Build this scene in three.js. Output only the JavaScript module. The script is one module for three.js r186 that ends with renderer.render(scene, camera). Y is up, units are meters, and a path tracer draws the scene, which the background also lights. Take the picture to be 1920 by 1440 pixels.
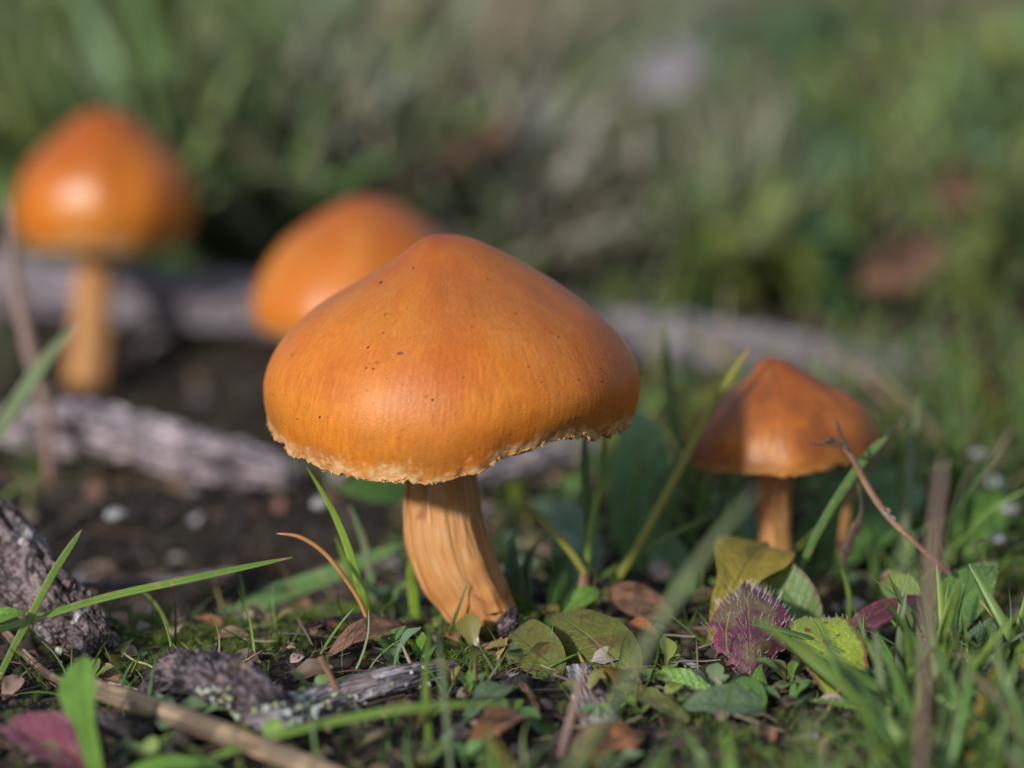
import * as THREE from 'three';
import { mergeGeometries } from 'three/addons/utils/BufferGeometryUtils.js';

// ---------- camera, sky, sun, exposure ----------
const V = (x, y, z) => new THREE.Vector3(x, y, z);
const rad = a => a * Math.PI / 180;
const scene = new THREE.Scene();
const PITCH = rad(12), DIST = 0.5, MPP = 0.0000753;           // a low macro view, half a metre away
const AIM = V(0, 0.035, 0);
const FWD = V(0, -Math.sin(PITCH), -Math.cos(PITCH)), UPV = V(0, Math.cos(PITCH), -Math.sin(PITCH)), RIGHT = V(1, 0, 0);
const EYE = AIM.clone().addScaledVector(FWD, -DIST);
const camera = new THREE.PerspectiveCamera(2 * Math.atan(720 * MPP / DIST) * 180 / Math.PI, 4 / 3, 0.02, 200);
camera.position.copy(EYE); camera.lookAt(AIM);
camera.focus = 0.482; camera.userData.fStop = 8.0;

const SUN_AZ = rad(-38), SUN_EL = rad(24);
const SUN = V(Math.sin(SUN_AZ) * Math.cos(SUN_EL), Math.sin(SUN_EL), Math.cos(SUN_AZ) * Math.cos(SUN_EL));
const sun = new THREE.DirectionalLight(new THREE.Color(1, 0.97, 0.93), 4.0);
sun.position.copy(SUN).multiplyScalar(3); sun.target.position.set(0, 0, 0);
sun.castShadow = true; sun.shadow.radius = 8; sun.shadow.mapSize.set(4096, 4096);
Object.assign(sun.shadow.camera, { left: -0.8, right: 0.8, top: 0.8, bottom: -0.8, near: 0.1, far: 8 });
scene.add(sun, sun.target);

{ // hazy bright sky with a wide aureole round the sun
  const W = 512, H = 256, d = new Float32Array(W * H * 4), c = V(0, 0, 0);
  for (let j = 0; j < H; j++) for (let i = 0; i < W; i++) {
    const el = ((j + 0.5) / H - 0.5) * Math.PI, az = ((i + 0.5) / W - 0.5) * 2 * Math.PI;
    c.set(Math.cos(el) * Math.cos(az), Math.sin(el), Math.cos(el) * Math.sin(az));
    const s = Math.max(0, Math.sin(el)), g = Math.exp(-Math.pow(Math.acos(Math.min(1, Math.max(-1, c.dot(SUN)))) / rad(38), 2));
    const k = (j * W + i) * 4;
    d[k] = 0.62 - 0.22 * s + 1.5 * g; d[k + 1] = 0.70 - 0.14 * s + 1.42 * g; d[k + 2] = 0.86 - 0.02 * s + 1.3 * g; d[k + 3] = 1;
  }
  const sky = new THREE.DataTexture(d, W, H, THREE.RGBAFormat, THREE.FloatType);
  sky.mapping = THREE.EquirectangularReflectionMapping; sky.magFilter = THREE.LinearFilter; sky.minFilter = THREE.LinearFilter; sky.needsUpdate = true;
  scene.background = sky; scene.environment = sky;
}
scene.backgroundIntensity = 0.54; scene.environmentIntensity = 0.54;
const renderer = new THREE.WebGLRenderer({ antialias: true });
renderer.setSize(1024, 768);
renderer.toneMapping = THREE.LinearToneMapping; renderer.toneMappingExposure = 1.16;
renderer.shadowMap.enabled = true;

// ---------- small helpers ----------
let seed = 20231;
const rnd = () => { seed |= 0; seed = seed + 0x6D2B79F5 | 0; let t = Math.imul(seed ^ seed >>> 15, 1 | seed); t = t + Math.imul(t ^ t >>> 7, 61 | t) ^ t; return ((t ^ t >>> 14) >>> 0) / 4294967296; };
const rr = (a, b) => a + (b - a) * rnd();
const clamp = (x, a = 0, b = 1) => Math.min(b, Math.max(a, x));
const sst = (a, b, x) => { const t = clamp((x - a) / (b - a)); return t * t * (3 - 2 * t); };
const lerp = (a, b, t) => a + (b - a) * t;
const hash = (x, y, z) => { let h = Math.imul(x, 374761393) ^ Math.imul(y, 668265263) ^ Math.imul(z, 2147483647 - 61); h = Math.imul(h ^ h >>> 13, 1274126177); return ((h ^ h >>> 16) >>> 0) / 4294967296; };
function noise(x, y, z = 0) {
  const X = Math.floor(x), Y = Math.floor(y), Z = Math.floor(z); let u = x - X, v = y - Y, w = z - Z;
  u = u * u * (3 - 2 * u); v = v * v * (3 - 2 * v); w = w * w * (3 - 2 * w);
  const l = (a, b, t) => a + (b - a) * t;
  return l(l(l(hash(X, Y, Z), hash(X + 1, Y, Z), u), l(hash(X, Y + 1, Z), hash(X + 1, Y + 1, Z), u), v),
    l(l(hash(X, Y, Z + 1), hash(X + 1, Y, Z + 1), u), l(hash(X, Y + 1, Z + 1), hash(X + 1, Y + 1, Z + 1), u), v), w);
}
const fbm = (x, y, z = 0, o = 4) => { let s = 0, a = 0.5, n = 0; for (let i = 0; i < o; i++) { s += a * noise(x, y, z); n += a; a *= 0.5; x = x * 2.03 + 7.1; y = y * 2.03 + 3.7; z = z * 2.03 + 1.3; } return s / n; };
const P0 = (px, py, d = 0) => EYE.clone().addScaledVector(FWD, DIST + d).addScaledVector(RIGHT, (px - 960) * MPP * (DIST + d) / DIST).addScaledVector(UPV, (720 - py) * MPP * (DIST + d) / DIST);
function P(px, py, d = 0, minH) {                              // a point seen at (px, py) of the 1920-wide picture, d behind the aim; kept minH above the soil
  let p = P0(px, py, d); if (minH === undefined) return p;
  for (let k = 0; k < 300 && p.y < groundY(p.x, p.z) + minH; k++) p = P0(px, py, d -= 0.0005);
  return p;
}
const px2m = (p, d = 0) => p * MPP * (DIST + d) / DIST;
const taken = {};
const numbered = n => { const k = taken[n] = (taken[n] ?? -1) + 1; return k ? `${n}_${String(k).padStart(3, '0')}` : n; };
function tag(o, label, category, group, kind) { Object.assign(o.userData, { label, category }); if (group) o.userData.group = group; if (kind) o.userData.kind = kind; return o; }
function mesh(name, geo, mat, parent) { const m = new THREE.Mesh(geo, mat); m.castShadow = m.receiveShadow = true; m.name = parent ? name : numbered(name); (parent || scene).add(m); return m; }
function thing(name, label, category, group) { const g = new THREE.Group(); g.name = numbered(name); scene.add(g); return tag(g, label, category, group); }
const L2S = c => c <= 0.0031308 ? 12.92 * c : 1.055 * Math.pow(c, 1 / 2.4) - 0.055;
const mixc = (a, b, t) => [lerp(a[0], b[0], t), lerp(a[1], b[1], t), lerp(a[2], b[2], t)];
function tex(w, h, f, srgb = true) {                           // f(u, v) gives a linear colour or a grey value
  const d = new Uint8Array(w * h * 4);
  for (let j = 0; j < h; j++) for (let i = 0; i < w; i++) {
    const c = f((i + 0.5) / w, (j + 0.5) / h), k = (j * w + i) * 4;
    for (let n = 0; n < 3; n++) { const x = Array.isArray(c) ? c[n] : c; d[k + n] = 255 * clamp(srgb ? L2S(x) : x); }
    d[k + 3] = 255;
  }
  const t = new THREE.DataTexture(d, w, h, THREE.RGBAFormat);
  if (srgb) t.colorSpace = THREE.SRGBColorSpace;
  t.wrapS = t.wrapT = THREE.RepeatWrapping; t.magFilter = THREE.LinearFilter; t.minFilter = THREE.LinearFilter; t.needsUpdate = true;
  return t;
}
const std = (o) => new THREE.MeshPhysicalMaterial({ side: THREE.DoubleSide, roughness: 0.6, ...o });
const lin = (r, g, b) => new THREE.Color().setRGB(r, g, b);
function grid(nu, nv, f, closeU = false) {                     // f(u, v) -> [Vector3, [s, t]]
  const pos = [], uv = [], idx = [];
  for (let j = 0; j <= nv; j++) for (let i = 0; i <= nu; i++) { const [p, t] = f(i / nu, j / nv, i, j); pos.push(p.x, p.y, p.z); uv.push(t[0], t[1]); }
  for (let j = 0; j < nv; j++) for (let i = 0; i < nu; i++) { const a = j * (nu + 1) + i, b = a + 1, c = a + nu + 1, e = c + 1; idx.push(a, b, c, b, e, c); }
  if (closeU) {                                                 // faces outwards
    let cx = 0, cy = 0, cz = 0, vol = 0; const n = pos.length / 3; for (let k = 0; k < n; k++) { cx += pos[3 * k] / n; cy += pos[3 * k + 1] / n; cz += pos[3 * k + 2] / n; }
    for (let k = 0; k < idx.length; k += 3) { const [a, b, c] = [3 * idx[k], 3 * idx[k + 1], 3 * idx[k + 2]], ax = pos[a] - cx, ay = pos[a + 1] - cy, az = pos[a + 2] - cz, bx = pos[b] - cx, by = pos[b + 1] - cy, bz = pos[b + 2] - cz, ex = pos[c] - cx, ey = pos[c + 1] - cy, ez = pos[c + 2] - cz; vol += ax * (by * ez - bz * ey) + ay * (bz * ex - bx * ez) + az * (bx * ey - by * ex); }
    if (vol < 0) for (let k = 0; k < idx.length; k += 3) { const q = idx[k]; idx[k] = idx[k + 1]; idx[k + 1] = q; }
  }
  const g = new THREE.BufferGeometry();
  g.setAttribute('position', new THREE.Float32BufferAttribute(pos, 3)); g.setAttribute('uv', new THREE.Float32BufferAttribute(uv, 2)); g.setIndex(idx); g.computeVertexNormals();
  if (closeU) { const n = g.attributes.normal; for (let j = 0; j <= nv; j++) { const a = j * (nu + 1), b = a + nu, m = V(n.getX(a) + n.getX(b), n.getY(a) + n.getY(b), n.getZ(a) + n.getZ(b)).normalize(); n.setXYZ(a, m.x, m.y, m.z); n.setXYZ(b, m.x, m.y, m.z); } }
  return g;
}
function frameAt(curve, t, hint) { const T = curve.getTangent(t).normalize(); const S = T.clone().cross(hint).normalize(); const N = S.clone().cross(T).normalize(); return [curve.getPoint(t), T, S, N]; }

// ---------- ground ----------
function groundY(x, z) {
  const far = Math.min(1, Math.hypot(x, z) / 1.2);
  let y = (fbm(x * 55, z * 55, 3.1) - 0.5) * 0.004 + (fbm(x * 9, z * 9, 8.2) - 0.5) * lerp(0.004, 0.06, far) + (fbm(x * 230, z * 230, 1.7, 2) - 0.5) * 0.0022;
  const hollow = Math.exp(-Math.pow((x + 0.062) / 0.042, 2) - Math.pow((z + 0.150) / 0.034, 2));     // the pit between the two fallen branches
  const pit2 = Math.exp(-Math.pow((x + 0.05) / 0.032, 2) - Math.pow((z + 0.045) / 0.024, 2));
  y -= 0.026 * hollow + 0.014 * pit2;
  return y - 0.001;
}
{
  const N = 340, sp = t => { const a = 2 * t - 1; return Math.sinh(a * 7.2) / Math.sinh(7.2) * 60; };
  const g = grid(N, N, (u, v) => { const x = sp(u), z = sp(v) - 0.06; return [V(x, groundY(x, z), z), [x * 12, z * 12]]; });
  const soil = tex(512, 512, (u, v) => {
    const a = fbm(u * 16, v * 16, 2, 4), b = noise(u * 90, v * 90, 5), c = noise(u * 200, v * 200, 9);
    let col = mixc([0.008, 0.0065, 0.005], [0.032, 0.024, 0.017], sst(0.3, 0.75, a) * 0.6 + b * 0.4);
    if (c > 0.9) col = [0.085, 0.07, 0.055];
    return col;
  });
  const soilB = tex(512, 512, (u, v) => fbm(u * 30, v * 30, 4, 5), false);
  const o = mesh('ground', g, std({ map: soil, bumpMap: soilB, bumpScale: 0.003, roughness: 0.95, specularIntensity: 0.3 }));
  o.geometry.setIndex(Array.from({ length: g.index.count / 3 }, (_, k) => [g.index.getX(3 * k), g.index.getX(3 * k + 2), g.index.getX(3 * k + 1)]).flat()); o.geometry.computeVertexNormals();
  tag(o, 'dark damp humus soil of the meadow floor', 'ground', null, 'structure');
}

// ---------- mushrooms ----------
const SPECKS = [[715, 530, 5], [690, 652, 4], [700, 692, 3], [687, 690, 3], [811, 750, 4], [600, 782, 4], [1046, 632, 3], [775, 503, 3], [1135, 700, 3], [990, 688, 2], [700, 757, 2], [840, 827, 2], [955, 815, 2], [725, 710, 2], [755, 722, 2]];
function capTexture(seedZ, hi, dark, o = {}) {
  const W = hi ? 1500 : 384, H = hi ? 750 : 192;
  const sp = []; const n = hi ? 300 : 40; for (let i = 0; i < n; i++) sp.push([rnd(), Math.pow(rr(0.05, 0.95), 0.8), Math.pow(rnd(), 4) * 0.0045 + 0.0013, rnd()]);
  const cells = new Map(); for (const s of sp) { const k = Math.floor(s[0] * 64) + ',' + Math.floor(s[1] * 32); (cells.get(k) || cells.set(k, []).get(k)).push(s); }
  const map = tex(W, H, (u, v) => {                                          // v: 0 at the crown, 1 at the margin
    const cx = Math.cos(u * 6.2832), cy = Math.sin(u * 6.2832), r = 0.15 + v;
    const big = fbm(cx * r * 3 + seedZ, cy * r * 3, v * 2, 4), fib = noise(u * 420 + big * 2, v * 16, seedZ), fib2 = noise(u * 900, v * 45, seedZ + 3), gr = noise(u * 700, v * 330, 1.5);
    const X = u * 163, Y = v * 38, mot = fbm(X * 0.11 + seedZ, Y * 0.11, 3, 4), grain = fbm(X * 1.1, Y * 1.1, seedZ, 3);
    let c = mixc([0.42, 0.098, 0.008], [0.50, 0.145, 0.010], sst(0.25, 0.75, big));
    c = mixc(c, [0.50, 0.185, 0.035], sst(0.45, 0.8, mot) * 0.5);
    c = mixc(c, [0.35, 0.072, 0.010], sst(0.55, 0.05, v + (big - 0.5) * 0.4) * 0.6);
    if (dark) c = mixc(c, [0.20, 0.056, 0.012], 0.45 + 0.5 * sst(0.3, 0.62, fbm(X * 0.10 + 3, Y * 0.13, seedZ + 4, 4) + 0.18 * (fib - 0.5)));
    c = mixc(c, [0.54, 0.215, 0.02], sst(0.55, 0.85, v + (fib - 0.5) * 0.2) * 0.5 * sst(0.4, 0.7, fbm(u * 9, v * 3, seedZ + 9, 3)));
    c = mixc(c, [0.27, 0.098, 0.018], sst(0.76, 0.88, v + (fib - 0.5) * 0.16) * 0.55 * sst(0.35, 0.62, fbm(u * 16, v * 5, seedZ + 2, 3)) * (0.5 + fib2));
    const edge = v + (fbm(X * 0.16, Y * 0.16, seedZ + 5, 3) - 0.5) * 0.11 + (grain - 0.5) * 0.10 + (fib - 0.5) * 0.03;
    const buff = mixc(mixc([0.40, 0.17, 0.045], [0.64, 0.42, 0.20], sst(0.25, 0.7, fbm(X * 0.7, Y * 1.1, seedZ + 1, 4))), [0.66, 0.48, 0.34], sst(0.55, 0.75, fbm(X * 0.2 + 5, Y * 0.5, seedZ, 3)) * 0.6);
    c = mixc(c, buff, sst(0.89, 0.965, edge) * 0.8 * (o.buff ?? 1));
    const gr2 = noise(X * 2.2, Y * 2.4, 17) + 0.6 * noise(X * 4.6, Y * 4.6, 19) - 0.8, m = 0.70 + 0.22 * fib * sst(0.3, 0.85, v) + 0.10 * gr + 0.14 * gr2 + 0.20 * fib2 * sst(0.3, 0.8, v);
    c = c.map(x => x * m);
    const near = cells.get(Math.floor(u * 64) + ',' + Math.floor(v * 32)); if (near) for (const s of near) { const d = Math.hypot((u - s[0]) * 2 * (0.2 + v), v - s[1]) + (gr - 0.5) * 0.0006; if (d < s[2]) c = mixc(c, [0.13, 0.032, 0.010], s[3] > 0.8 ? 0.85 : 0.45); }
    return c;
  });
  const bump = tex(W, H, (u, v) => 0.50 * noise(u * 420, v * 16, seedZ) * sst(0.35, 0.85, v) + 0.45 * noise(u * 760, v * 200, 4) + 0.5 * sst(0.88, 0.95, v) * fbm(u * 163 * 1.2, v * 38 * 1.2, 6, 3), false);
  for (const t of [map, bump]) t.wrapT = THREE.ClampToEdgeWrapping;
  return [map, bump];
}
const stemTex = (() => {
  const f = (u, v) => { const w = u + 0.012 * Math.sin(v * 14) + 0.02 * (fbm(u * 6, v * 5, 2, 3) - 0.5); return [noise(w * 22, v * 2.2, 1), noise(w * 60, v * 5, 4), fbm(w * 9, v * 4, 7, 3)]; };
  const map = tex(512, 1024, (u, v) => {
    const [a, b, c] = f(u, v); let col = mixc([0.34, 0.132, 0.034], [0.50, 0.262, 0.092], 0.3 + 0.35 * (a * 0.5 + b * 0.5) + 0.15 * noise(u * 130, v * 12, 41));
    col = mixc(col, [0.42, 0.14, 0.022], sst(0.46, 0.75, c) * 0.75);
    col = mixc(col, [0.34, 0.10, 0.03], sst(0.70, 0.9, b * 0.5 + a * 0.5) * 0.35);
    const rid = Math.abs(2 * fbm(u * 17 + 0.25 * Math.sin(v * 9), v * 2.6, 21, 3) - 1), rid2 = Math.abs(2 * fbm(u * 46, v * 5, 25, 2) - 1);
    col = mixc(col, [0.24, 0.075, 0.02], Math.max(0.8 * sst(0.09, 0.01, rid) * sst(0.35, 0.6, noise(u * 6, v * 5, 31)), 0.4 * sst(0.1, 0.0, rid2)));
    col = mixc(col, [0.62, 0.46, 0.29], sst(0.62, 0.85, noise(u * 60, v * 10, 13)) * 0.22);
    return col;
  });
  const bump = tex(512, 1024, (u, v) => { const [a, b] = f(u, v); return 0.35 * a + 0.3 * b + 0.35 * noise(u * 130, v * 12, 41); }, false);
  return [map, bump];
})();
// crown: P point of the rim centre; prof: [r, h] metres from crown to rim; rim(phi) raises the margin
function mushroom(label, o) {
  const t = thing('mushroom', label, 'mushroom', 'orange mushrooms in the grass');
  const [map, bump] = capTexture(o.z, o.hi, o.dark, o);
  const pr = new THREE.CatmullRomCurve3(o.prof.map(([r, h]) => V(r, h, 0)), false, 'centripetal');
  const R = o.prof[o.prof.length - 1][0], NU = o.hi ? 420 : 140, NV = o.hi ? 130 : 60, Z = o.z;
  const tilt = new THREE.Quaternion().setFromEuler(new THREE.Euler(o.tilt?.[0] || 0, 0, o.tilt?.[1] || 0));
  const C = o.center;
  const rimLift = a => o.rim ? o.rim(a) : 0;
  const jag = a => { const x = 0.35 + 1.3 * sst(0.38, 0.66, noise(Math.cos(a) * 5 + Z, Math.sin(a) * 5, 7)); return x * ((fbm(Math.cos(a) * 14 + Z, Math.sin(a) * 14, 3, 3) - 0.5) * 0.0013 * o.rag + (noise(Math.cos(a) * 48, Math.sin(a) * 48, Z) - 0.5) * 0.0008 * o.rag + (noise(Math.cos(a) * 120, Math.sin(a) * 120, Z) - 0.5) * 0.0005 * o.rag); };
  const outer = (u, v) => {                                                  // u round, angle 0 faces the camera side (+z), positive to +x
    const a = (u - 0.5) * 2 * Math.PI, p = pr.getPoint(v), lob = 1 + (o.lob ?? 0.015) * (fbm(Math.cos(a) * 1.6 + Z, Math.sin(a) * 1.6, v * 1.5, 2) - 0.5) * 2;
    let r = p.x * lob, h = p.y + (fbm(Math.cos(a) * r * 90 + Z, Math.sin(a) * r * 90, 5, 3) - 0.5) * 0.0019;
    const w = sst(0.55, 1, v); h += w * rimLift(a) + sst(0.93, 1, v) * jag(a);
    if (o.rimIn) r *= 1 - w * o.rimIn(a);
    r += sst(0.9, 1, v) * (noise(Math.cos(a) * 40 + 9, Math.sin(a) * 40, Z) - 0.5) * 0.0009 * o.rag;
    return V(Math.sin(a) * r + (o.skew || 0) * sst(0.4, 0, v) + (o.mid || 0) * Math.sin(Math.PI * v), h, Math.cos(a) * r).applyQuaternion(tilt).add(C);
  };
  const capMat = std({ map, bumpMap: bump, bumpScale: o.hi ? 0.00006 : 0.0001, roughness: o.rough ?? 0.5, specularIntensity: 0.65, side: THREE.DoubleSide });
  const flip = g => { const i = g.index.array; for (let k = 0; k < i.length; k += 3) { const s = i[k]; i[k] = i[k + 1]; i[k + 1] = s; } g.computeVertexNormals(); return g; };
  const cap = mesh('cap', grid(NU, NV, (u, v) => [outer(u, v), [u, v]], true), capMat, t);
  // rolled lip and underside
  const under = std({ color: lin(0.36, 0.20, 0.07), bumpMap: stemTex[1], bumpScale: 0.0004, roughness: 0.85 });
  const lip = mesh('margin', grid(NU, 7, (u, v) => { const p = outer(u, 1), q = p.clone().sub(C).applyQuaternion(tilt.clone().invert()); const a = v * Math.PI * 0.75, th = 0.0011; q.y += -Math.sin(a) * th * 0.35 + (1 - Math.cos(a)) * th * 0.35; const k = 1 - (1 - Math.cos(a)) * th / Math.hypot(q.x, q.z) * 1.2; q.x *= k; q.z *= k; return [q.applyQuaternion(tilt).add(C), [u * 6, v * 0.2]]; }), std({ map: map, roughness: 0.85, color: lin(1, 1, 1) }), t);
  lip.geometry.attributes.uv.array.forEach((_, k, a) => { if (k % 2) a[k] = 0.97; else a[k] = a[k] / 6; });
  const top = o.prof[0][1];
  const gillR = (u, v) => { const a = (u - 0.5) * 2 * Math.PI, p = outer(u, 1).sub(C).applyQuaternion(tilt.clone().invert()); const rE = Math.hypot(p.x, p.z) - 0.0016, r = lerp(rE, o.sr * 0.8, v), y = lerp(p.y + 0.0006, top * 0.34, Math.pow(v, 0.6)); return V(Math.sin(a) * r, y, Math.cos(a) * r).applyQuaternion(tilt).add(C); };
  const gills = mesh('gills', grid(o.hi ? 480 : 160, 8, (u, v, i) => { const p = gillR(u, v); p.y -= (i % 2) * 0.0011 * Math.sin(Math.PI * clamp(v * 0.9 + 0.08)); return [p, [u * 8, v]]; }, true), under, t);
  // ragged veil flakes hanging on the margin
  if (o.rag >= 1) {
    const parts = []; const n = o.hi ? 230 : 120;
    for (let i = 0; i < n; i++) {
      const u = rnd(), p = outer(u, rr(0.975, 1.0)), q = outer((u + 0.002) % 1, 1), dir = q.clone().sub(outer(u, 1)).normalize(), w = rr(0.0002, 0.0009), hgt = 0.00012 + 0.0005 * Math.pow(rnd(), 2);
      const outw = p.clone().sub(C).setY(0).normalize();
      const a = p.clone().addScaledVector(dir, -w), b = p.clone().addScaledVector(dir, w), c = p.clone().addScaledVector(dir, rr(-1, 1) * w * 0.6).addScaledVector(V(0, -1, 0), hgt).addScaledVector(outw, rr(-0.2, 0.35) * hgt), e = p.clone().addScaledVector(outw, 0.0003);
      const g = new THREE.BufferGeometry(); g.setAttribute('position', new THREE.Float32BufferAttribute([a, b, c, a, e, b, a, c, e, e, c, b].flatMap(x => [x.x, x.y, x.z]), 3)); g.computeVertexNormals(); parts.push(g);
    }
    const f = mesh('veil_fringe', mergeGeometries(parts), std({ color: lin(0.55, 0.33, 0.13), roughness: 0.9 }), cap); f.userData.kind = 'stuff';
  }
  // stem
  const sc = new THREE.CatmullRomCurve3(o.stem.map(s => s[0])), rs = o.stem.map(s => s[1]);
  const rAt = v => { const f = v * (rs.length - 1), i = Math.min(rs.length - 2, Math.floor(f)); return lerp(rs[i], rs[i + 1], sst(0, 1, f - i)); };
  mesh('stem', grid(o.hi ? 160 : 64, o.hi ? 120 : 40, (u, v) => {
    const [p, T, S, N] = frameAt(sc, v, V(0, 0, 1)), a = u * 2 * Math.PI; let r = rAt(v);
    const ca = Math.cos(a), sa = Math.sin(a);
    r *= 1 + 0.05 * (fbm(ca * 2 + Z, sa * 2, v * 2, 3) - 0.5) * 2 + 0.20 * (noise(ca * 3.8 + v * 0.8, sa * 3.8, v * 1.2 + Z) - 0.5) * (0.4 + v) + 0.03 * (noise(ca * 14, sa * 14, v * 2.4) - 0.5);
    return [p.addScaledVector(S, ca * r).addScaledVector(N, sa * r), [u, v * 0.9 + Z * 0.1]];
  }, true), std({ map: stemTex[0], bumpMap: stemTex[1], bumpScale: 0.0003, roughness: 0.6, specularIntensity: 0.5, color: o.stemTint ? lin(...o.stemTint) : 0xffffff }), t);
  return { t, outer, cap };
}
const mm = a => a.map(([r, h]) => [r / 1000, h / 1000]);
const spl = (pts, d = 0) => { return a => { const x = a * 180 / Math.PI; if (x <= pts[0][0]) return pts[0][1]; for (let i = 1; i < pts.length; i++) if (x <= pts[i][0]) { const t = sst(pts[i - 1][0], pts[i][0], x); return lerp(pts[i - 1][1], pts[i][1], t); } return pts[pts.length - 1][1]; }; };
const mainM = mushroom('largest orange mushroom, broad pointed cap with ragged pale rim and bent fluted stem', {
  z: 2.3, hi: true, rag: 1, center: P(839, 800, 0), sr: 0.0054, skew: -0.001, mid: 0.0010,
  prof: mm([[0.02, 27.0], [1.4, 26.92], [3.0, 26.6], [4.7, 25.9], [7.3, 24.3], [11, 22.2], [15, 19.9], [19, 17.4], [22, 14.9], [24.4, 11.9], [25.8, 9.0], [26.3, 6.5], [26.1, 3.8], [25.5, 1.6], [24.9, 0]]),
  rimIn: spl([[-180, 0], [45, 0], [80, -0.015], [115, 0], [180, 0]]),
  rim: spl([[-180, 0], [-90, 0.0002], [-54, -0.0008], [-28, -0.0019], [-7, -0.0024], [10, -0.0008], [20, 0.0010], [42, 0.0025], [62, 0.0016], [80, 0.0005], [120, 0], [180, 0]]),
  stem: [[P(828, 800, 0), 0.0050], [P(827, 893, 0), 0.0051], [P(828, 955, 0), 0.0056], [P(836, 1010, 0), 0.0060], [P(857, 1068, 0), 0.0059], [P(886, 1117, 0), 0.0052], [P(914, 1165, 0), 0.0045], [P(940, 1225, 0), 0.0044]],
});
const q = (d, a) => a.map(([r, h]) => [px2m(r, d), px2m(h, d)]);
mushroom('small rust-brown mushroom with a nipple-topped cap, beside the broken forked grass stalk', {
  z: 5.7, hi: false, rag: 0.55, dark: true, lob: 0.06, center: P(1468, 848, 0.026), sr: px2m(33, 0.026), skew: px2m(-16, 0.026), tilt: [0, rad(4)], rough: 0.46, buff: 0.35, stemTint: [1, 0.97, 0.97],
  prof: q(0.026, [[0.2, 182], [14, 180], [30, 172], [50, 153], [74, 134], [104, 115], [134, 94], [158, 68], [172, 38], [177, 15], [174, 0]]),
  stem: [[P(1452, 850, 0.026), px2m(33, 0.026)], [P(1451, 900, 0.026), px2m(34, 0.026)], [P(1450, 960, 0.026), px2m(33, 0.026)], [P(1452, 1010, 0.026), px2m(31, 0.026)], [P(1456, 1090, 0.026), px2m(32, 0.026)]],
});
mushroom('orange mushroom with a tall bell cap on a straight pale stem by the branch', {
  z: 8.1, hi: false, rag: 0.5, center: P(198, 435, 0.19), sr: px2m(38, 0.19), rough: 0.36, lob: 0.07,
  prof: q(0.19, [[0.2, 228], [28, 224], [58, 206], [88, 184], [118, 156], [145, 126], [160, 92], [167, 58], [165, 18], [150, -12]]),
  stem: [[P(182, 430, 0.19), px2m(36, 0.19)], [P(178, 520, 0.19), px2m(36, 0.19)], [P(172, 600, 0.19), px2m(35, 0.19)], [P(165, 670, 0.19), px2m(36, 0.19)], [P(162, 720, 0.19), px2m(38, 0.19)]],
});
mushroom('orange mushroom with a smooth rounded cap, half hidden behind the largest mushroom', {
  z: 11.4, hi: false, rag: 0.5, lob: 0.06, center: P(684, 585, 0.14), sr: px2m(40, 0.14), rough: 0.4,
  prof: q(0.14, [[0.2, 215], [30, 212], [62, 200], [100, 178], [140, 148], [175, 110], [200, 68], [214, 28], [214, 5], [204, -20]]),
  stem: [[P(684, 585, 0.14), px2m(42, 0.14)], [P(684, 640, 0.14), px2m(42, 0.14)], [P(680, 700, 0.14), px2m(40, 0.14)], [P(678, 800, 0.14), px2m(42, 0.14)]],
});
// crumbs of dirt stuck to the main cap
{
  const parts = [], dir = V(0, 0, 0), ray = new THREE.Raycaster(); mainM.cap.updateWorldMatrix(true, true); mainM.cap.geometry.computeBoundingSphere();
  const only = mainM.cap.clone(false);
  for (const [x, y, s] of SPECKS) { ray.set(EYE, dir.copy(P(x, y, 0)).sub(EYE).normalize()); const hit = ray.intersectObject(only, false)[0]; if (!hit) continue;
    const g = new THREE.IcosahedronGeometry(s * 0.000055, 1), p = g.attributes.position; for (let k = 0; k < p.count; k++) { const f = 0.7 + 0.6 * hash(Math.round(p.getX(k) * 1e7), Math.round(p.getY(k) * 1e7), Math.round(p.getZ(k) * 1e7)); p.setXYZ(k, p.getX(k) * f, p.getY(k) * f * 0.8, p.getZ(k) * f * 0.5); }
    g.translate(hit.point.x, hit.point.y, hit.point.z); g.computeVertexNormals(); parts.push(g); }
  if (parts.length) { const m = mesh('dirt_specks', mergeGeometries(parts), std({ color: lin(0.05, 0.022, 0.012), roughness: 0.9 }), mainM.cap); m.userData.kind = 'stuff'; }
}

// ---------- materials for plants and wood ----------
function leafTex(base, vein, o = {}) {
  return tex(256, 512, (u, v) => {
    const s = Math.abs(u - 0.5) * 2, m = fbm(u * 7 + (o.z || 0), v * 12, 3, 4), f = noise(u * 70, v * 120, o.z || 1);
    let c = base.map(x => x * (0.72 + 0.5 * m + 0.14 * f));
    const ve = Math.max(sst(0.05, 0.0, s), 0.55 * sst(0.045, 0, Math.abs(((v * 9 - s * 1.6 + 0.3 * (m - 0.5)) % 1 + 1) % 1 - 0.5)));
    c = mixc(c, vein, ve * 0.6);
    if (o.blotch) c = mixc(c, o.blotch, sst(o.at ?? 0.55, (o.at ?? 0.55) + 0.12, fbm(u * 4 + 5, v * 6, (o.z || 0) + 4, 4)) * 0.85);
    if (o.margin) c = mixc(c, o.margin, sst(0.80, 0.97, s + 0.25 * (m - 0.5)) * 0.9);
    if (o.tip) c = mixc(c, o.tip, sst(0.75, 0.98, v + 0.3 * (m - 0.5)) * 0.85);
    for (const [a, b, r] of o.spots || []) { const d = Math.hypot((u - a), (v - b) * 1.6) + 0.03 * (f - 0.5); if (d < r) c = mixc(c, [0.16, 0.02, 0.02], 0.85); }
    return c;
  });
}
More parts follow.
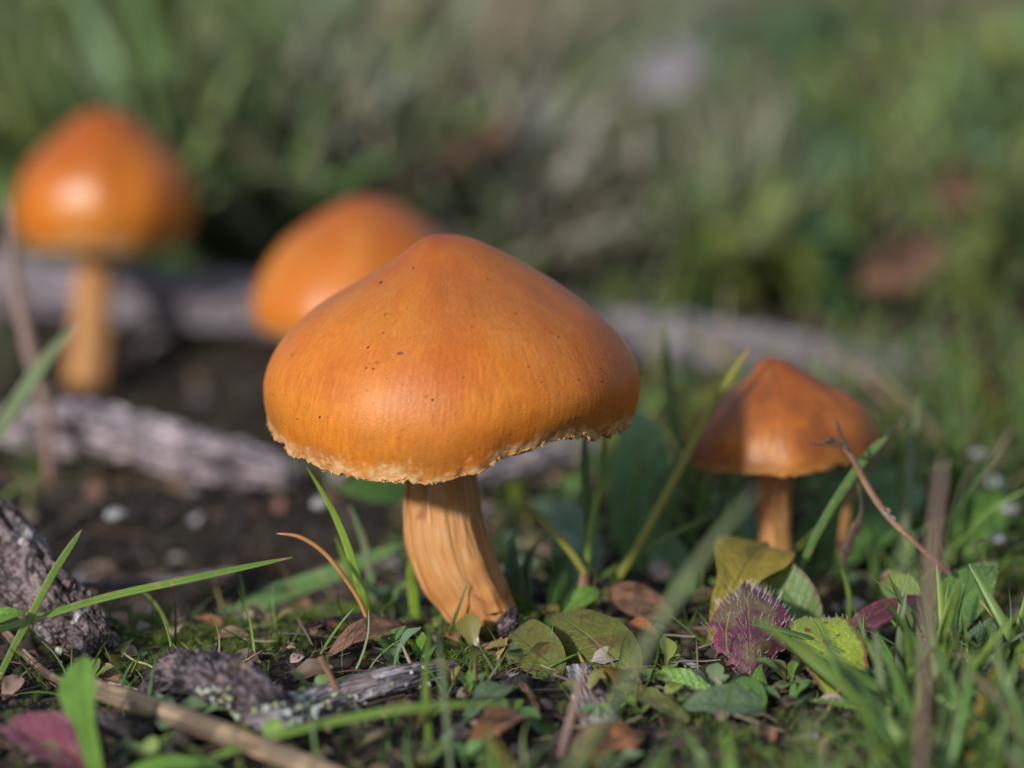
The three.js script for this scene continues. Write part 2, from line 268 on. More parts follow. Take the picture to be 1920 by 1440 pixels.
const leafBump = tex(256, 512, (u, v) => { const s = Math.abs(u - 0.5) * 2; return 0.5 + 0.35 * fbm(u * 22, v * 40, 2, 3) - 0.35 * Math.max(sst(0.06, 0, s), 0.6 * sst(0.07, 0, Math.abs(((v * 9 - s * 1.6) % 1 + 1) % 1 - 0.5))); }, false);
const leafMat = (map, o = {}) => std({ map, bumpMap: leafBump, bumpScale: 0.0005, roughness: 0.5, specularIntensity: 0.7, transmission: 0.25, thickness: 0, ...o });
const LM = {
  green: leafMat(leafTex([0.075, 0.155, 0.028], [0.14, 0.22, 0.07]), { roughness: 0.42 }),
  bright: leafMat(leafTex([0.12, 0.24, 0.03], [0.2, 0.3, 0.08], { z: 2 }), { roughness: 0.32 }),
  grey: leafMat(leafTex([0.10, 0.16, 0.075], [0.18, 0.22, 0.12], { z: 3 })),
  olive: leafMat(leafTex([0.105, 0.115, 0.022], [0.17, 0.17, 0.06], { z: 4, blotch: [0.10, 0.06, 0.02], at: 0.62 })),
  yellow: leafMat(leafTex([0.24, 0.18, 0.018], [0.28, 0.2, 0.05], { z: 5, blotch: [0.12, 0.10, 0.016], at: 0.6 })),
  spotted: leafMat(leafTex([0.27, 0.34, 0.025], [0.34, 0.38, 0.08], { z: 6, margin: [0.16, 0.03, 0.03], spots: [[0.28, 0.66, 0.05], [0.5, 0.52, 0.06], [0.64, 0.76, 0.035], [0.35, 0.4, 0.03], [0.7, 0.58, 0.025]] })),
  oblong: leafMat(leafTex([0.115, 0.185, 0.045], [0.18, 0.24, 0.09], { z: 7, margin: [0.15, 0.09, 0.05] })),
  purple: leafMat(leafTex([0.10, 0.028, 0.045], [0.2, 0.10, 0.09], { z: 8, blotch: [0.13, 0.09, 0.045], at: 0.5, margin: [0.22, 0.02, 0.075] }), { roughness: 0.55 }),
  wine: leafMat(leafTex([0.15, 0.035, 0.06], [0.22, 0.10, 0.11], { z: 9, blotch: [0.15, 0.11, 0.05], at: 0.53 }), { roughness: 0.38 }),
  redtip: leafMat(leafTex([0.14, 0.2, 0.04], [0.2, 0.26, 0.1], { z: 10, tip: [0.2, 0.03, 0.03] })),
  darkred: leafMat(leafTex([0.085, 0.02, 0.03], [0.14, 0.04, 0.05], { z: 11, margin: [0.22, 0.03, 0.08] })),
  brown: leafMat(leafTex([0.20, 0.10, 0.055], [0.26, 0.15, 0.09], { z: 12, blotch: [0.10, 0.05, 0.03], at: 0.5 }), { roughness: 0.7 }),
  orange: leafMat(leafTex([0.26, 0.10, 0.03], [0.3, 0.15, 0.07], { z: 13, blotch: [0.10, 0.05, 0.03], at: 0.5 }), { roughness: 0.6 }),
  mauve: leafMat(leafTex([0.27, 0.235, 0.27], [0.33, 0.29, 0.32], { z: 15, blotch: [0.2, 0.16, 0.16], at: 0.55 }), { roughness: 0.7 }),
  tan: leafMat(leafTex([0.33, 0.22, 0.14], [0.38, 0.28, 0.2], { z: 14, blotch: [0.2, 0.12, 0.08], at: 0.55 }), { roughness: 0.75 }),
};
const bladeTex = (base, tipc, o = {}) => tex(64, 512, (u, v) => { const f = noise(u * 22, v * 5, o.z || 0), m = fbm(u * 3, v * 9, 2, 3), n = fbm(u * 6, v * 60, 7 + (o.z || 0), 3); let c = base.map(x => x * (0.55 + 0.5 * f + 0.4 * m)); if (n > 0.68) c = mixc(c, [0.22, 0.15, 0.06], 0.6); if (o.foot) c = mixc(c, o.foot, sst(0.3, 0.0, v)); return mixc(c, tipc, sst(o.at ?? 0.93, 0.985, v + 0.06 * (f - 0.5))); });
const bladeMat = (map, o = {}) => std({ map, roughness: 0.38, specularIntensity: 0.8, ...o });
const BM = {
  green: bladeMat(bladeTex([0.085, 0.145, 0.018], [0.2, 0.12, 0.06], { at: 0.965 })),
  lime: bladeMat(bladeTex([0.14, 0.225, 0.02], [0.25, 0.17, 0.05], { at: 0.97, z: 1 })),
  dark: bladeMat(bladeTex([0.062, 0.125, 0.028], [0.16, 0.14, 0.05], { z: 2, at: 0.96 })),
  olive: bladeMat(bladeTex([0.20, 0.20, 0.025], [0.3, 0.17, 0.04], { at: 0.9, z: 3 })),
  grey: bladeMat(bladeTex([0.12, 0.16, 0.075], [0.2, 0.2, 0.13], { z: 4 })),
  silver: bladeMat(bladeTex([0.26, 0.30, 0.25], [0.3, 0.3, 0.25], { z: 5 }), { roughness: 0.3 }),
  brown: bladeMat(bladeTex([0.17, 0.085, 0.045], [0.3, 0.17, 0.08], { z: 6, foot: [0.14, 0.05, 0.045] }), { roughness: 0.55 }),
  rust: bladeMat(bladeTex([0.30, 0.14, 0.04], [0.45, 0.3, 0.18], { z: 7, foot: [0.17, 0.06, 0.05], at: 0.95 }), { roughness: 0.5 }),
  pink: bladeMat(bladeTex([0.20, 0.13, 0.105], [0.34, 0.24, 0.2], { z: 8, foot: [0.2, 0.1, 0.09] }), { roughness: 0.6 }),
  umber: bladeMat(bladeTex([0.055, 0.032, 0.022], [0.1, 0.06, 0.04], { z: 9 }), { roughness: 0.55 }),
};
// a blade or stalk: closed, flattened and slightly channelled, along pixel-free world points
function bladeGeo(pts, w, o = {}) {
  const c = new THREE.CatmullRomCurve3(pts), hint = o.hint || V(0.2, 0.35, 1).normalize(), flat = o.flat ?? 0.32, nu = o.nu || 10, nv = o.nv || 36;
  const width = o.width || (t => Math.min(1, 0.75 + t * 0.6) * Math.pow(Math.max(0, 1 - Math.pow(t, o.pow || 5)), 0.75));
  return grid(nu, nv, (u, v) => {
    const [p, T, S, N] = frameAt(c, v, hint), a = u * 2 * Math.PI, tw = (o.twist || 0) * v, hw = w * 0.5 * Math.max(0.06, width(v)) * (o.knob ? 1 + o.knob * (noise(v * 30, w * 1e5) - 0.5) : 1);
    const x = Math.cos(a) * hw, y = Math.sin(a) * hw * flat + (o.fold ?? 0.3) * (Math.abs(Math.cos(a)) - 0.5) * hw;
    const X = x * Math.cos(tw) - y * Math.sin(tw), Y = x * Math.sin(tw) + y * Math.cos(tw);
    return [p.addScaledVector(S, X).addScaledVector(N, Y), [u, v]];
  }, true);
}
const blade = (label, mat, w, d, pts, o = {}) => tag(mesh(o.name || 'grass_shoot', bladeGeo(pts.map(([x, y, dd]) => P(x, y, dd ?? d)), px2m(w, d), o), BM[mat]), label, o.cat || 'grass', o.group);

// shape: width along the leaf, 0 base to 1 tip
const SHAPES = {
  obovate: t => t < 0.3 ? lerp(0.12, 0.42, sst(0, 0.3, t)) : lerp(0.42, 1, sst(0.3, 0.68, t)) * Math.sqrt(Math.max(0, 1 - Math.pow(sst(0.66, 1, t), 2))),
  spat: t => t < 0.45 ? lerp(0.34, 0.5, sst(0, 0.45, t)) : lerp(0.5, 1, sst(0.4, 0.7, t)) * Math.pow(Math.max(0, 1 - Math.pow(clamp((t - 0.66) / 0.34), 2.2)), 0.7),
  ovate: t => Math.pow(Math.sin(Math.PI * Math.pow(t, 0.8)), 0.75),
  round: t => Math.sqrt(Math.max(0, 1 - Math.pow(2 * t - 1, 2))),
  fan: t => t < 0.22 ? lerp(0.10, 0.55, sst(0, 0.22, t)) : lerp(0.55, 1, sst(0.2, 0.55, t)) * Math.sqrt(Math.max(0, 1 - Math.pow(sst(0.5, 1, t), 2))),
  rag: t => Math.pow(Math.max(0, Math.sin(Math.PI * Math.pow(clamp(t * 0.93 + 0.05), 1.25))), 0.55) * (0.9 + 0.1 * Math.sin(t * 23)),
  lance: t => Math.pow(Math.sin(Math.PI * Math.pow(clamp(t * 0.97 + 0.03), 0.65)), 0.9),
};
function leafGeo(B, T, w, o = {}) {
  const ax = T.clone().sub(B), len = ax.length(), N0 = (o.n || EYE.clone().sub(B).normalize().multiplyScalar(0.8).add(V(0, 0.6, 0))).clone();
  const axn = ax.clone().normalize(), S = axn.clone().cross(N0).normalize(), N = S.clone().cross(axn).normalize();
  const sh = SHAPES[o.shape || 'ovate'], z = o.z ?? 1;
  return grid(o.nu || 22, o.nv || 40, (u, v) => {
    const s = 2 * u - 1, hw = w * 0.5 * Math.max(0.02, sh(v)) * (1 + (o.serr || 0) * (Math.abs(((v * (o.teeth || 11)) % 1) - 0.5) * 2 - 0.5) * Math.abs(s));
    const p = B.clone().addScaledVector(ax, v).addScaledVector(S, s * hw);
    let h = (o.arch ?? 0.08) * len * 4 * v * (1 - v) + (o.fold ?? 0.18) * Math.abs(s) * hw * 1.6 + (o.curl || 0) * len * v * v * v + (o.roll || 0) * s * s * hw;
    h += (fbm(u * 3 + z, v * 4, z, 3) - 0.5) * (o.wave ?? 0.10) * w + Math.sin(v * 17 + z) * Math.abs(s) * s * s * (o.ruf || 0.02) * w;
    return [p.addScaledVector(N, h), [u, v]];
  });
}
function leaf(label, mat, base, tip, w, o = {}) {
  const B = P(...base, 0.0004), T = P(...tip, 0.0012), t = thing(o.name || 'leaf', label, o.cat || 'leaf', o.group);
  const g = leafGeo(B, T, px2m(w, (base[2] + tip[2]) / 2), o);
  const bl = mesh('leaf_blade', g, LM[mat], t);
  if (o.stalk) mesh('stalk', bladeGeo([...o.stalk.map(a => P(...a)), B], px2m(o.sw || 9, base[2]), { flat: 0.8, fold: 0, width: () => 1, nv: 16, nu: 8 }), o.sm ? BM[o.sm] : BM.lime, t);
  if (o.hairs) {
    const parts = [], pos = g.attributes.position, nor = g.attributes.normal, nu = o.nu || 22, nv = o.nv || 40, toEye = V(0, 0, 0);
    for (let k = 0; k < o.hairs; k++) {
      const edge = rnd() < 0.35, i = edge ? (rnd() < 0.5 ? 0 : nu) : Math.floor(rr(0, nu + 1)), j = Math.floor(rr(nv * 0.12, nv + 1)), a = j * (nu + 1) + i;
      const p = V().fromBufferAttribute(pos, a), n = V().fromBufferAttribute(nor, a); toEye.copy(EYE).sub(p); if (n.dot(toEye) < 0) n.negate();
      const l = rr(0.0005, 0.0015) * (o.hl || 1), lean = V(rr(-0.6, 0.6), rr(0.2, 1.1), rr(-0.2, 0.4));
      const q1 = p.clone().addScaledVector(n, l * 0.55), q2 = q1.clone().addScaledVector(n, l * 0.25).addScaledVector(lean, l * 0.45);
      parts.push(bladeGeo([p, q1, q2], 0.00006, { flat: 1, fold: 0, nu: 4, nv: 5, width: v => 1 - 0.8 * v }));
    }
    const h = mesh('hairs', mergeGeometries(parts), std({ color: lin(0.62, 0.55, 0.5), roughness: 0.4 }), bl); h.userData.kind = 'stuff';
  }
  return t;
}

// ---------- wood ----------
function barkTex(a, b, c, z, stretch = 1) {
  const map = tex(512, 512, (u, v) => {
    const f = fbm(u * 8, v * 8 * stretch, z, 5), r = 1 - Math.abs(2 * fbm(u * 14, v * 10 * stretch, z + 4, 4) - 1), k = noise(u * 60, v * 60 * stretch, z + 8), s = noise(u * 160, v * 110 * stretch, z);
    let col = mixc(a, b, sst(0.3, 0.7, f * 0.6 + k * 0.4)); col = mixc(col, c, sst(0.6, 0.72, fbm(u * 5 + 9, v * 5 * stretch, z + 2, 5)) * 0.85);
    const m = (0.34 + 1.15 * s) * (1 - 0.75 * sst(0.86, 0.99, r)); return col.map(x => x * m);  // speckle and crack contrast paints highlights and crevice shade into the colour
  });
  const bump = tex(512, 512, (u, v) => { const r = 1 - Math.abs(2 * fbm(u * 14, v * 10 * stretch, z + 4, 4) - 1); return clamp(0.55 * fbm(u * 24, v * 24 * stretch, z, 5) + 0.45 * (1 - sst(0.7, 1, r))); }, false);
  return std({ map, bumpMap: bump, bumpScale: 0.0011, roughness: 0.78, specularIntensity: 0.45 });
}
const WM = {
  bark: barkTex([0.05, 0.034, 0.032], [0.19, 0.145, 0.14], [0.42, 0.40, 0.41], 1.3),
  darkbark: barkTex([0.040, 0.029, 0.033], [0.19, 0.15, 0.165], [0.30, 0.20, 0.15], 4.6),
  greywood: barkTex([0.20, 0.165, 0.165], [0.38, 0.34, 0.345], [0.22, 0.16, 0.14], 7.1, 0.12),
  palewood: barkTex([0.16, 0.12, 0.13], [0.50, 0.42, 0.44], [0.46, 0.34, 0.26], 9.9, 0.3),
  lilac: barkTex([0.13, 0.105, 0.118], [0.36, 0.31, 0.34], [0.20, 0.14, 0.12], 12.5, 0.3),
  brown: barkTex([0.12, 0.06, 0.035], [0.24, 0.13, 0.075], [0.3, 0.2, 0.13], 15.2, 0.3),
};
function stickGeo(pts, rs, o = {}) {
  const c = new THREE.CatmullRomCurve3(pts), len = c.getLength(), z = o.z || 1, nu = o.nu || 64, nv = o.nv || 120, R0 = Math.max(...rs);
  const rAt = v => { const f = clamp(v) * (rs.length - 1), i = Math.min(rs.length - 2, Math.floor(f)); return lerp(rs[i], rs[i + 1], f - i); };
  const e = 0.06;                                               // share of the length that closes each broken end
  return grid(nu, nv, (u, v) => {
    const vv = clamp((v - e) / (1 - 2 * e)), endk = v < e ? v / e : v > 1 - e ? (1 - v) / e : 1;
    const [p, T, S, N] = frameAt(c, vv, V(0, 1, 0.1).normalize()), a = u * 2 * Math.PI, ca = Math.cos(a), sa = Math.sin(a);
    let r = rAt(vv); const q = o.freq || 2.2, L = vv * len / R0;
    const f = fbm(ca * q + z, sa * q, L * 0.75 * (o.long || 1), 5) - 0.5, rg = Math.abs(2 * fbm(ca * q * 1.6, sa * q * 1.6 + z, L * 1.3 * (o.long || 1), 3) - 1);
    r *= 1 + (o.rough ?? 0.35) * f * 1.6 - (o.rough ?? 0.35) * 0.5 * (1 - sst(0, 0.16, rg)) + (o.rough ?? 0.35) * 0.2 * (noise(ca * 9, sa * 9, L * 4 * (o.long || 1)) - 0.5);
    r *= v < e || v > 1 - e ? Math.max(0.001, Math.pow(endk, 0.5)) : 1;
    const kk = 1 - endk, rk = Math.pow(endk, 0.5), jagged = (v < 0.5 ? -1 : 1) * R0 * (kk * 0.25 + Math.sqrt(kk) * (fbm(ca * rk * 2.2 + 20, sa * rk * 2.2, z, 4) - 0.5) * 1.1 * (o.jag ?? 1));
    return [p.addScaledVector(S, ca * r).addScaledVector(N, sa * r * (o.flat || 1)).addScaledVector(T, jagged), [u * 1 + kk * 0.3, vv * len / (R0 * 6.28) + kk * 0.35]];
  }, true);
}
function stick(name, label, cat, mat, pts, rs, o = {}) {
  const t = thing(name, label, cat), d = pts[0][2];
  const g = stickGeo(pts.map((a, i) => P(...a, px2m(rs[Math.min(i, rs.length - 1)], a[2]) * (o.sink ?? 0.75) * (o.flat || 1))), rs.map((r, i) => px2m(r, pts[Math.min(i, pts.length - 1)][2])), o);
  mesh(o.part || 'bark', g, WM[mat], t);
  if (o.lichen) lichen(t, g, o.lichen);
  for (const [x, y, dd, r] of o.knots || []) mesh('knot', stickGeo([P(x, y, dd), P(x + (r * 0.2), y - r * 0.9, dd - 0.001)], [px2m(r, dd), px2m(r * 0.55, dd)], { z: x, nu: 28, nv: 30, rough: 0.5 }), WM[mat], t);
  return t;
}
const lichenMat = [std({ color: lin(0.36, 0.40, 0.35), roughness: 0.85 }), std({ color: lin(0.27, 0.31, 0.16), roughness: 0.85 })];
const flakeMat = std({ color: lin(0.25, 0.255, 0.25), roughness: 0.8 });
function lichen(t, g, list) {                                   // small cupped scales scattered on the side that faces up and out
  const pos = g.attributes.position, nor = g.attributes.normal, p = V(), n = V(), e = V(), parts = [[], []];
  for (const [x, y, spread, count] of list) for (let k = 0; k < count; k++) {
    const tx = x + (rnd() + rnd() - 1) * spread, ty = y + (rnd() + rnd() - 1) * spread; let best = -1, bd = 1e9;
    for (let i = 0; i < pos.count; i += 3) { p.fromBufferAttribute(pos, i); n.fromBufferAttribute(nor, i); e.copy(EYE).sub(p); if (n.dot(e) < 0) continue;
      const dep = -e.dot(FWD), sx = 960 + e.dot(RIGHT) * -1 / MPP * DIST / dep, sy = 720 + e.dot(UPV) / MPP * DIST / dep, dd = (sx - tx) ** 2 + (sy - ty) ** 2; if (dd < bd) { bd = dd; best = i; } }
    if (best < 0) continue; p.fromBufferAttribute(pos, best); n.fromBufferAttribute(nor, best);
    const r = rr(0.0002, 0.00062), m = rnd() < 0.6 ? 0 : 1;
    const s = new THREE.SphereGeometry(r, 8, 5, 0, 6.3, 0, 1.7); s.scale(1, rr(0.35, 0.8), rr(0.6, 1.1)); const ps = s.attributes.position;
    for (let i = 0; i < ps.count; i++) { const f = 0.8 + 0.5 * noise(ps.getX(i) * 5000 + k, ps.getZ(i) * 5000, k); ps.setXYZ(i, ps.getX(i) * f, ps.getY(i) * f, ps.getZ(i) * f); }
    s.applyQuaternion(new THREE.Quaternion().setFromUnitVectors(V(0, 1, 0), n.clone().add(V(rr(-0.5, 0.5), rr(0, 0.8), rr(-0.3, 0.5))).normalize())); s.translate(p.x + n.x * r * 0.2, p.y + n.y * r * 0.2, p.z + n.z * r * 0.2); s.computeVertexNormals(); parts[m].push(s);
  }
  parts.forEach((a, i) => { if (a.length) { const m = mesh('lichen', mergeGeometries(a), lichenMat[i], t); m.userData.kind = 'stuff'; } });
}
stick('fallen_branch', 'thick rough branch stub with white lichen patches, its broken end on the moss', 'branch', 'bark', [[-130, 905, 0.012], [20, 1050, 0.004], [110, 1145, -0.004], [185, 1208, -0.008]], [72, 72, 64, 46], { z: 3, nu: 110, nv: 200, rough: 0.42, freq: 1.5, long: 0.7, lichen: [[85, 1262, 12, 6]] });
stick('bark_chunk', 'short knobbly chunk of dark purplish bark dotted with pale lichen cups', 'bark chunk', 'darkbark', [[300, 1285, -0.016], [370, 1280, -0.018], [450, 1300, -0.019], [520, 1335, -0.020]], [40, 58, 56, 46], { z: 9, nu: 120, nv: 180, rough: 0.62, freq: 1.7, knots: [[322, 1240, -0.016, 22], [400, 1235, -0.018, 20]], lichen: [[400, 1315, 36, 20], [500, 1355, 50, 40], [440, 1345, 40, 16]] });
stick('grey_wood', 'weathered grey splinter of wood crusted with lichen, below the bent stem', 'wood', 'greywood', [[500, 1365, -0.021], [620, 1310, -0.019], [740, 1275, -0.016], [850, 1250, -0.014]], [44, 44, 38, 20], { z: 14, nu: 90, nv: 160, rough: 0.30, long: 0.4, flat: 0.6, part: 'wood', lichen: [[570, 1340, 60, 50], [640, 1370, 70, 30], [700, 1345, 60, 16], [550, 1290, 30, 10], [780, 1290, 60, 10]] });
stick('fallen_branch', 'long pale lilac-grey branch lying behind all the mushrooms', 'branch', 'lilac', [[-260, 500, 0.235], [250, 555, 0.215], [800, 600, 0.195], [1300, 645, 0.18], [1690, 690, 0.165]], [52, 58, 54, 50, 36], { z: 21, nu: 60, nv: 200, rough: 0.3 });
stick('fallen_branch', 'crooked pale bleached branch in front of the dark hollow', 'branch', 'palewood', [[10, 800, 0.105], [150, 805, 0.10], [300, 835, 0.097], [420, 865, 0.093], [540, 890, 0.09]], [36, 52, 50, 48, 30], { z: 27, nu: 60, nv: 140, rough: 0.45 });
stick('fallen_stick', 'pale tan stick lying behind the bent stem', 'stick', 'palewood', [[860, 905, 0.07], [980, 870, 0.075], [1110, 835, 0.08]], [22, 26, 22], { z: 31, rough: 0.3 });
stick('fallen_stick', 'brown stick leaning up out of the grass beyond the fallen branch', 'stick', 'brown', [[560, 480, 0.235], [740, 362, 0.24], [850, 298, 0.245], [960, 235, 0.25]], [24, 26, 27, 22], { z: 35, rough: 0.25, nv: 60 });
stick('twig', 'short thick dark twig poking out from behind the upright glossy leaf', 'twig', 'darkbark', [[120, 1345, -0.022], [200, 1360, -0.024], [278, 1380, -0.026]], [20, 22, 20], { z: 41, rough: 0.4 });
stick('twig', 'thin mauve twig lying in front of the bare dark soil', 'twig', 'lilac', [[150, 1098, 0.022], [290, 1092, 0.02], [440, 1068, 0.018]], [9, 10, 7], { z: 43, rough: 0.25 });
stick('bark_flake', 'upright purplish-grey bark flake under the olive leaves', 'bark flake', 'greywood', [[1085, 1250, -0.024], [1110, 1320, -0.030], [1140, 1390, -0.036]], [22, 34, 36], { z: 47, rough: 0.3, flat: 0.3, long: 0.4, part: 'wood' });
stick('twig', 'thin dark curved twig against the foot of the bent stem', 'twig', 'darkbark', [[540, 1185, 0.0], [640, 1160, 0.0], [720, 1158, 0.0], [775, 1185, 0.0]], [6, 7, 7, 5], { z: 49, rough: 0.2 });
stick('wood_chip', 'small dark wood chip leaning on the foot of the bent stem', 'wood chip', 'darkbark', [[945, 1190, -0.006], [955, 1165, -0.006], [966, 1145, -0.005]], [17, 19, 10], { z: 53, rough: 0.4, nv: 50 });
stick('root', 'reddish-brown thin root looping over the grey splinter', 'root', 'brown', [[870, 1300, -0.022], [900, 1278, -0.023], [945, 1268, -0.024], [985, 1290, -0.024], [1010, 1330, -0.024]], [7, 10, 11, 8, 5], { z: 57, rough: 0.3, nv: 80, nu: 24 });

// dry hollow straw
{
  const t = thing('straw', 'dry tan straw with painted-in grass shadow bands lying across the litter', 'straw');
  const map = tex(128, 512, (u, v) => { const f = noise(u * 60, v * 5, 3), g = noise(u * 20, v * 2, 5), k = fbm(u * 6, v * 20, 8, 4); let c = mixc([0.26, 0.16, 0.08], [0.50, 0.37, 0.24], f * 0.6 + g * 0.4); const w = v + 0.02 * (k - 0.5); c = mixc(c, [0.13, 0.09, 0.055], 0.8 * (sst(0.44, 0.46, w) - sst(0.585, 0.59, w))); c = mixc(c, [0.12, 0.08, 0.05], sst(0.012, 0.002, Math.abs(w - 0.36 + 0.03 * Math.sin(u * 6.3)))); if (k > 0.6) c = mixc(c, [0.16, 0.11, 0.07], 0.6); c = c.map(x => x * (0.6 + 0.7 * noise(u * 90, v * 12, 6))); c = mixc(c, [0.10, 0.07, 0.045], sst(0.01, 0.002, Math.abs(w - 0.20 - 0.02 * Math.sin(u * 9)))); c = mixc(c, [0.16, 0.11, 0.07], 0.6 * (sst(0.76, 0.77, w) - sst(0.84, 0.86, w))); return c; });  // dark bands paint cast shadows of grass into the straw colour
  const bump = tex(128, 64, (u, v) => noise(u * 64, v * 2, 3), false);
  const m = std({ map, bumpMap: bump, bumpScale: 0.0009, roughness: 0.6 });
  const pts = [P(158, 1285, -0.028, 0.003), P(300, 1330, -0.031, 0.003), P(450, 1385, -0.035, 0.003), P(660, 1470, -0.040, 0.003)];
  mesh('stalk', bladeGeo(pts, px2m(43, -0.033), { flat: 0.42, fold: -0.2, knob: 0.12, nu: 24, nv: 60, width: () => 1, hint: V(0, 0.7, 0.7) }), m, t);
  mesh('stalk', bladeGeo([P(10, 1185, -0.012, 0.003), P(60, 1240, -0.018, 0.003), P(110, 1275, -0.024, 0.003), P(162, 1292, -0.028, 0.003)], px2m(15, -0.025), { flat: 0.7, fold: 0, nu: 12, nv: 30, width: () => 1 }), m, t);
}

// ---------- single grass blades and stalks ----------
blade('long slender green blade with a brown tip, lying almost level over the thick branch stub', 'green', 19, -0.022, [[-90, 1205], [30, 1172], [190, 1123], [370, 1083], [549, 1045]], { hint: V(0, 1, 0.7), pow: 9 });
blade('upright green blade with a frayed white tip crossing the long level blade', 'green', 15, -0.024, [[-40, 1350], [20, 1225], [60, 1150], [100, 1075], [153, 993]], { pow: 14 });
blade('bright green pointed blade rising under the ragged rim of the largest cap', 'lime', 17, -0.008, [[700, 1190, -0.004], [682, 1125], [655, 1035], [622, 955], [575, 875]], { pow: 3 });
blade('pale soft green blade beside the bright pointed blade under the largest cap', 'grey', 14, 0.02, [[702, 1170], [696, 1100], [683, 1020], [655, 945]]);
blade('short green blade stub behind the bright pointed blade', 'green', 12, 0.006, [[690, 1160], [655, 1070], [628, 1005]]);
blade('straight green blade standing close to the bent stem', 'lime', 19, 0.012, [[787, 1210], [776, 1130], [767, 1050]], { pow: 8 });
blade('dry rust-coloured grass stalk arching over', 'rust', 9, -0.012, [[705, 1250], [700, 1205], [678, 1135], [645, 1082], [606, 1035], [562, 1007], [518, 1000]], { name: 'dry_grass_stalk', cat: 'dry stalk', flat: 0.8, fold: 0, pow: 10 });
blade('olive blade with an orange tip branching from a brown sheath beside the bent stem', 'olive', 15, 0.008, [[1096, 1075], [1062, 1025], [1022, 983], [975, 943]], { pow: 8 });
blade('brown sheath at the foot of the paired blades below the largest cap', 'brown', 22, 0.01, [[1088, 1160], [1093, 1110], [1097, 1055]], { name: 'grass_sheath', cat: 'grass sheath', flat: 0.8 });
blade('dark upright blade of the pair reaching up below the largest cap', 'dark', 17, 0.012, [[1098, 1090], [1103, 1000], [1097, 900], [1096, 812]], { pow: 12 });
blade('brighter blade of the pair reaching up below the largest cap', 'lime', 14, 0.01, [[1096, 1090], [1106, 1000], [1122, 920], [1138, 808]], { pow: 12 });
blade('long olive-yellow blade slanting up past the small rust-brown mushroom', 'olive', 17, 0.016, [[1110, 1150], [1180, 1050], [1250, 925], [1330, 772], [1405, 650]], { pow: 9 });
blade('green blade slanting low behind the brown curled leaf', 'green', 11, 0.02, [[1110, 1095], [1200, 1035], [1340, 962]]);
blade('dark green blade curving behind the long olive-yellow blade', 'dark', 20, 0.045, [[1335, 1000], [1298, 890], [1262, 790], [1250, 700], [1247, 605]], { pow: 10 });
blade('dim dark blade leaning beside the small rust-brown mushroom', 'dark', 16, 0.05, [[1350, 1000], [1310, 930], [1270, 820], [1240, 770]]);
blade('wide grey-green blade slanting close over the olive leaves', 'grey', 20, -0.098, [[1060, 1450], [1150, 1320], [1235, 1170], [1320, 1040], [1420, 915]], { pow: 6 });
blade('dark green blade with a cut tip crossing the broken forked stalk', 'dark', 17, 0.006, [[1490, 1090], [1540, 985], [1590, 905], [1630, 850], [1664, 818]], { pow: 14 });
blade('thin brown blade rising behind the broken forked stalk', 'pink', 8, 0.03, [[1600, 930], [1650, 850], [1700, 780]]);
blade('tall green blade with a pinkish tip beside the broken forked stalk', 'grey', 15, 0.035, [[1688, 1080], [1697, 980], [1708, 850], [1728, 735]]);
blade('tall pinkish-brown dry stem standing before the red-tipped leaf', 'pink', 17, -0.095, [[1725, 1480], [1735, 1250], [1745, 1080], [1757, 960], [1770, 855]], { name: 'dry_grass_stalk', cat: 'dry stalk', flat: 0.7, pow: 9 });
blade('thin green blade behind the oblong green leaf', 'green', 9, 0.004, [[1590, 1180], [1592, 1120], [1578, 1062]]);
blade('silvery pale blade lying above the small glossy leaf', 'silver', 15, -0.016, [[1250, 1226], [1315, 1255], [1390, 1285]], { pow: 10, hint: V(0, 1, 0.6) });
blade('upright pale green blade standing before the grey splinter', 'green', 15, -0.05, [[800, 1480], [803, 1380], [798, 1290], [806, 1160]], { pow: 4 });
blade('greyish blade curving beside the upright pale blade at the grey splinter', 'grey', 11, -0.06, [[846, 1460], [836, 1340], [828, 1250], [818, 1175]], { pow: 2.5 });
blade('green blade slanting low across the dry tan straw', 'green', 24, -0.055, [[330, 1450], [470, 1395], [620, 1355], [800, 1325], [960, 1320]], { hint: V(0, 1, 0.5), pow: 6 });
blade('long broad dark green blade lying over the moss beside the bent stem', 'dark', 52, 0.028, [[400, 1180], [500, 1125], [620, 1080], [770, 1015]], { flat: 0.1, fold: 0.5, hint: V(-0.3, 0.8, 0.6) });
blade('soft green blade leaning over the lilac-brown dead stalk', 'grey', 30, 0.05, [[-60, 900], [10, 790], [75, 690], [143, 605]], { flat: 0.2 });
blade('tall lilac-brown dead stalk below the bell-capped mushroom', 'pink', 26, 0.09, [[95, 900], [82, 760], [52, 640], [28, 520], [14, 375]], { name: 'dry_grass_stalk', cat: 'dry stalk', flat: 0.8, pow: 10 });
blade('reddish thin stem leaning across the grey splinter', 'brown', 12, -0.034, [[668, 1360], [640, 1310], [615, 1260], [600, 1232]], { name: 'dry_grass_stalk', cat: 'dry stalk', flat: 0.8, fold: 0, width: () => 1 });
blade('thin dark fibre lying level across the wine-red leaf', 'umber', 4, -0.045, [[-30, 1342], [80, 1344], [180, 1347]], { name: 'plant_fibre', cat: 'fibre', flat: 1, fold: 0, width: () => 1 });
blade('pinkish dry blade leaning over the upright bark flake', 'pink', 16, -0.055, [[1050, 1420], [1075, 1330], [1098, 1240]], { name: 'dry_grass_stalk', cat: 'dry stalk', flat: 0.6 });
blade('orange dry blade under the broken forked stalk', 'rust', 16, 0.03, [[1575, 1040], [1585, 970], [1600, 900]], {});
